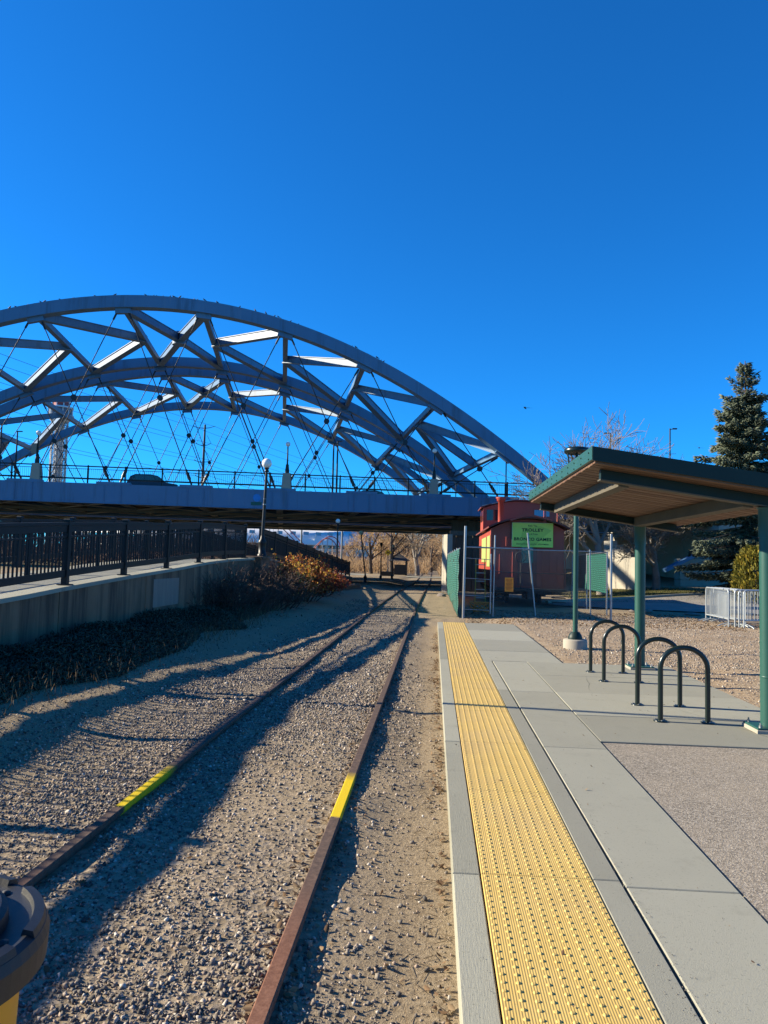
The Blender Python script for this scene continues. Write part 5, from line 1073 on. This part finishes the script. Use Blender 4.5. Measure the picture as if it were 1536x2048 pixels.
wg = empty('timber_beam', (-4.9, 42, -.1), 'old timber baulk lying by the foot of the sloping wall', 'timber'); MB().beam((-.3, -3.2, .22), (.35, 3.2, .22), .35, .30).build('baulk', MT['timber'], wg, True); MB().beam((-.1, -3.0, .02), (.55, 3.0, .02), .3, .22).build('lower_baulk', MT['timber'], wg, True)

# ------------------------------------------------------------------ beyond the bridges
dg = at_y(776, 1117, 99); ds = empty('diamond_sign', (dg.x, 99, -.5), 'yellow diamond warning sign by the tracks beyond the bridges', 'sign'); ds.scale = (1.35, 1.35, 1.2)
MB().box(-.04, .04, -.03, .03, 0, 3.05).build('pole', MT['galv'], ds, True); MB().add([(0, -.06, 2.38), (.36, -.06, 2.74), (0, -.06, 3.10), (-.36, -.06, 2.74), (0, -.03, 2.38), (.36, -.03, 2.74), (0, -.03, 3.10), (-.36, -.03, 2.74)], [(0, 1, 2, 3), (7, 6, 5, 4), (0, 4, 5, 1), (1, 5, 6, 2), (2, 6, 7, 3), (3, 7, 4, 0)]).build('board', mat('diamond sign yellow', (.95, .60, .03), None, 3, .5), ds, True)
MB().box(-.14, -.06, -.066, -.061, 2.58, 2.9).box(.06, .14, -.066, -.061, 2.58, 2.9).box(-.06, .06, -.066, -.061, 2.70, 2.78).build('symbol', MT['ink'], ds, True)
MB().box(-.6, .6, -.4, .5, -.1, .65).build('control_box', MT['under'], ds, True)
kk = at_y(798, 1143, 109); ks = empty('kiosk', (kk.x, 109, float(zg(kk.x, 109))), 'small dark kiosk with a hipped roof beside the tracks', 'kiosk')
for x in (-1.05, 1.05):
    for y in (-1, 1): MB().box(x - .1, x + .1, y - .1, y + .1, 0, 2.1).build('post', MT['under'], ks, True)
MB().box(-.6, 1.15, -1.12, -1.05, .05, 1.5).build('counter_front', MT['under'], ks, True); MB().box(1.05, 1.12, -1, 1, .05, 1.5).build('side_panel', MT['under'], ks, True); MB().box(-1.0, 1.0, .95, 1.02, 0, .9).build('back_panel', MT['timber'], ks, True)
MB().add([(-1.6, -1.6, 2.05), (1.6, -1.6, 2.05), (1.6, 1.6, 2.05), (-1.6, 1.6, 2.05), (-.12, -.12, 3.05), (.12, -.12, 3.05), (.12, .12, 3.05), (-.12, .12, 3.05)], [(3, 2, 1, 0), (4, 5, 6, 7), (0, 1, 5, 4), (1, 2, 6, 5), (2, 3, 7, 6), (3, 0, 4, 7)]).build('roof', mat('dark kiosk roof', (.05, .05, .055), None, 3, .8), ks, True); MB().box(-.15, .15, -.15, .15, 3.0, 3.2).build('finial', MT['under'], ks, True)
# pale posts by the ramp end
for x, yt, yb, Y, lab in [(601, 1057, 1120, 92, 'pale slender pole left of the ramp lamp'), (682, 1060, 1130, 96, 'pale slender pole right of the ramp lamp')]:
    a, b = at_y(x, yt - 30, Y), at_y(x, yb + 12, Y); o = empty('pale_pole', b, lab, 'light pole', 'pale poles'); MB().tube([(0, 0, -1), (0, 0, a.z - b.z)], .12, 8).build('pole', MT['galv'], o, True); MB().box(-.2, .2, -.2, .2, -1, -.6).build('base', MT['beige'], o, True)
# stadium
st = empty('stadium', (-205, 800, 0), 'large white stadium with a wavy rim far behind the bridges', 'stadium')
def lathe_wave(prof, rx, ry, amp, name, m, n=96, a0=R(180), a1=R(400)):
    V = []; k = len(prof)
    for i in range(n + 1):
        a = a0 + (a1 - a0) * i / n
        wv = amp * (math.cos(2 * (a - R(300))))
        for r, z, w in prof: V.append((rx * r * math.cos(a), ry * r * math.sin(a), z + w * -wv))
    mb = MB(); mb.add(V, [(i * k + j, (i + 1) * k + j, (i + 1) * k + j + 1, i * k + j + 1) for i in range(n) for j in range(k - 1)], True); o = mb.build(name, MT[m], st, True); o.modifiers.new('thick', 'SOLIDIFY').thickness = 1.0; return o
RX, RY = 165, 125
lathe_wave([(1.0, -5, 0), (1.0, 9, 0)], RX, RY, 0, 'lower_wall', 'sblue'); lathe_wave([(1.015, 9, 0), (1.015, 11.5, 0)], RX, RY, 0, 'concourse_band', 'whites'); lathe_wave([(1.0, 11.5, 0), (1.02, 18, .6)], RX, RY, 4, 'upper_wall', 'sblue'); lathe_wave([(1.085, 19, 1), (1.0, 27, 1), (.96, 33, 1)], RX, RY, 4, 'rim', 'whites')
for i in range(44):
    a = R(200) + (R(385) - R(200)) * i / 43; c, s = math.cos(a), math.sin(a)
    MB().beam((RX * 1.01 * c, RY * 1.01 * s, -4), (RX * 1.05 * c, RY * 1.05 * s, 24), 1.0, 1.2, (0, 1, 0)).build('column', MT['whites'], st, True)
    for z in (2.0, 6.0, 13.5):
        a2_ = a + R(1.0); tn_ = (-RX * math.sin(a2_), RY * math.cos(a2_)); nn_ = math.hypot(*tn_); tx, ty = tn_[0] / nn_ * 3.2, tn_[1] / nn_ * 3.2; cx_, cy_ = RX * 1.006 * math.cos(a2_), RY * 1.006 * math.sin(a2_)
        MB().beam((cx_ - tx, cy_ - ty, z), (cx_ + tx, cy_ + ty, z), 1.2, 2.2).build('window', MT['skyglass'], st, True)
    a2_ = a + R(1.5); MB().beam((RX * 1.03 * math.cos(a2_) - 2.5, RY * 1.03 * math.sin(a2_), 25.3), (RX * 1.03 * math.cos(a2_) + 2.5, RY * 1.03 * math.sin(a2_), 25.0), 1.2, 3.0).build('rim_window', MT['skyglass'], st, True)
# coaster
co = empty('roller_coaster', (-75, 380, 0), 'red roller coaster track seen under the bridge', 'roller coaster')
def px(lst, Y): return [np.array(at_y(x, y, Y)) for x, y in lst]
def smooth(pts, n=6):
    out = []
    for i in range(len(pts) - 1):
        p0 = pts[max(i - 1, 0)]; p1, p2 = pts[i], pts[i + 1]; p3 = pts[min(i + 2, len(pts) - 1)]
        for k in range(n): t = k / n; out.append(.5 * ((2 * p1) + (p2 - p0) * t + (2 * p0 - 5 * p1 + 4 * p2 - p3) * t * t + (3 * p1 - p0 - 3 * p2 + p3) * t ** 3))
    return out + [pts[-1]]
tr1 = smooth(px([(540, 1040), (566, 1058), (590, 1082), (612, 1102), (640, 1120), (665, 1128)], 380)); tr2 = smooth(px([(612, 1118), (628, 1096), (645, 1080), (660, 1078), (672, 1090), (676, 1112)], 370))
for tr in (tr1, tr2):
    for dy in (0, 2.2): MB().tube([p + np.array([dy * .6, dy, dy * .5]) for p in tr], .24, 5).build('track_tube', MT['redtube'], co)
    for p in tr[::4]: MB().tube([p, np.array([p[0], p[1] + 1, -2])], .25, 5).build('support', MT['twhite'], co)
# observation tower
tp = at_y(118, 960, 350); tw = empty('observation_tower', (tp.x - 1.0, 350, 0), 'white lattice observation tower with a red top left of the bridge arches', 'tower'); S = []; nl_ = 12; rad = 3.7
ztop = 68.0
for k in range(nl_):
    a = k * 2 * math.pi / nl_; c, s = rad * math.cos(a), rad * math.sin(a); S.append([c, s, -2, c, s, ztop, .22, .22])
for j, z in enumerate(np.arange(0, ztop - 2, 3.0)):
    for k in range(nl_):
        a, b = k * 2 * math.pi / nl_, (k + 1) * 2 * math.pi / nl_; p = [rad * math.cos(a), rad * math.sin(a)]; q = [rad * math.cos(b), rad * math.sin(b)]; S.append([*p, z, *q, z, .16, .16]); S.append([*p, z, *q, z + 3, .14, .14]); S.append([*q, z, *p, z + 3, .14, .14])
V, Fa = segtubes(S, 4); V = V + np.array(tw.location); bigmesh('lattice', V, Fa, MT['twhite'], tw); MB().lathe([(1.5, -2), (1.5, ztop)], 10).build('core', MT['twhite'], tw, True)
MB().lathe([(4.0, ztop - 3), (6.2, ztop - .5), (6.2, ztop + .2), (5.9, ztop + .4)], 16).build('lower_deck', MT['twhite'], tw, True); MB().lathe([(5.4, ztop + .4), (5.4, ztop + 3.6)], 12, smooth=False).build('cabin_glass', MT['sblue'], tw, True)
for k in range(12): a = k * math.pi / 6 + .13; MB().beam((5.5 * math.cos(a), 5.5 * math.sin(a), ztop + .4), (5.5 * math.cos(a), 5.5 * math.sin(a), ztop + 3.6), .3, .3, (0, 1, 0)).build('mullion', MT['whites'], tw, True)
MB().lathe([(6.0, ztop + 3.6), (5.9, ztop + 4.3), (4.4, ztop + 4.6)], 16).build('cabin_roof', MT['whites'], tw, True); MB().lathe([(4.0, ztop + 4.5), (4.0, ztop + 8.6)], 8, smooth=False).build('red_crown', mat('red crown cladding', (.42, .05, .045), None, .2, .5), tw, True)
for k in range(8): a = k * math.pi / 4; MB().beam((4.05 * math.cos(a), 4.05 * math.sin(a), ztop + 4.5), (4.05 * math.cos(a), 4.05 * math.sin(a), ztop + 8.7), .35, .35, (0, 1, 0)).build('crown_edge', MT['whites'], tw, True)
MB().tube([(0, 0, ztop + 8), (0, 0, ztop + 12)], .12, 5).build('mast', MT['twhite'], tw, True)
# transmission pole and lines
pb = at_y(404, 960, 260); tpz = empty('transmission_pole', (pb.x, 260, 0), 'tall power line pole with upswept arms behind the bridge', 'power pole'); MB().tube([(0, 0, -1), (.3, 0, 48.5)], [.75, .35], 8).build('pole', MT['cable'], tpz, True); lines = []
for z, w in ((47.2, 4.0), (41, 2.8), (35, 3.2), (29.5, 2.6)):
    for s in (-1, 1):
        MB().tube([(.2, 0, z), (s * w * .5, 0, z + .15), (s * w, 0, z + .8)], [.16, .12, .08], 5).build('arm', MT['cable'], tpz, True)
        if z < 47: MB().tube([(s * w, 0, z + .7), (s * 1.2, 0, z + 3.6)], .07, 4).build('insulator', MT['cable'], tpz, True)
        lines.append((s * w, z + .6))
LV, SD = ('topmost', 'second highest', 'third highest', 'lowest'), ('left', 'right')
for i, (dx, z) in enumerate(lines):
    p = np.array([pb.x + dx, 260, z]); q = np.array([-136.0 + dx, 20, z + 6]); pts = [p + (q - p) * t + np.array([0, 0, -14 * t * (1 - t)]) for t in np.linspace(0, 1, 24)]
    o = MB().tube(pts, .05, 4, cap=False).build('power_line', MT['cable']); tag(o, 'thin %s power line running left from the %s arm of the power pole' % (LV[i // 2], SD[i % 2]), 'cable', 'power lines')
    q = np.array([pb.x + 75 + dx, 420, z - 8]); pts = [p + (q - p) * t + np.array([0, 0, -10 * t * (1 - t)]) for t in np.linspace(0, 1, 14)]
    o = MB().tube(pts, .05, 4, cap=False).build('power_line', MT['cable']); tag(o, 'thin %s power line falling away right from the %s arm of the power pole' % (LV[i // 2], SD[i % 2]), 'cable', 'power lines')
# street lights rising behind the shelter roof
for x, yt, Y, lab in [(1340, 857, 68, 'thin street light above the shelter roof beside the spruce'), (1221, 866, 75, 'thin street light among the bare branches above the shelter roof')]:
    t = at_y(x, yt, Y); o = empty('street_light', (t.x, Y, 1.2), lab, 'street light', 'street lights behind the shelter'); s = -1 if x < 1300 else 1
    MB().tube([(0, 0, -1), (0, 0, t.z - 1.2)], [.09, .06], 8).build('pole', MT['cable'], o, True); MB().tube([(0, 0, t.z - 1.3), (s * .35, 0, t.z - 1.22)], .03, 6).build('arm', MT['cable'], o, True); MB().bevbox(.2 if s > 0 else -.6, .6 if s > 0 else -.2, -.12, .12, t.z - 1.27, t.z - 1.17, .03).build('lamp_head', MT['cable'], o, True)
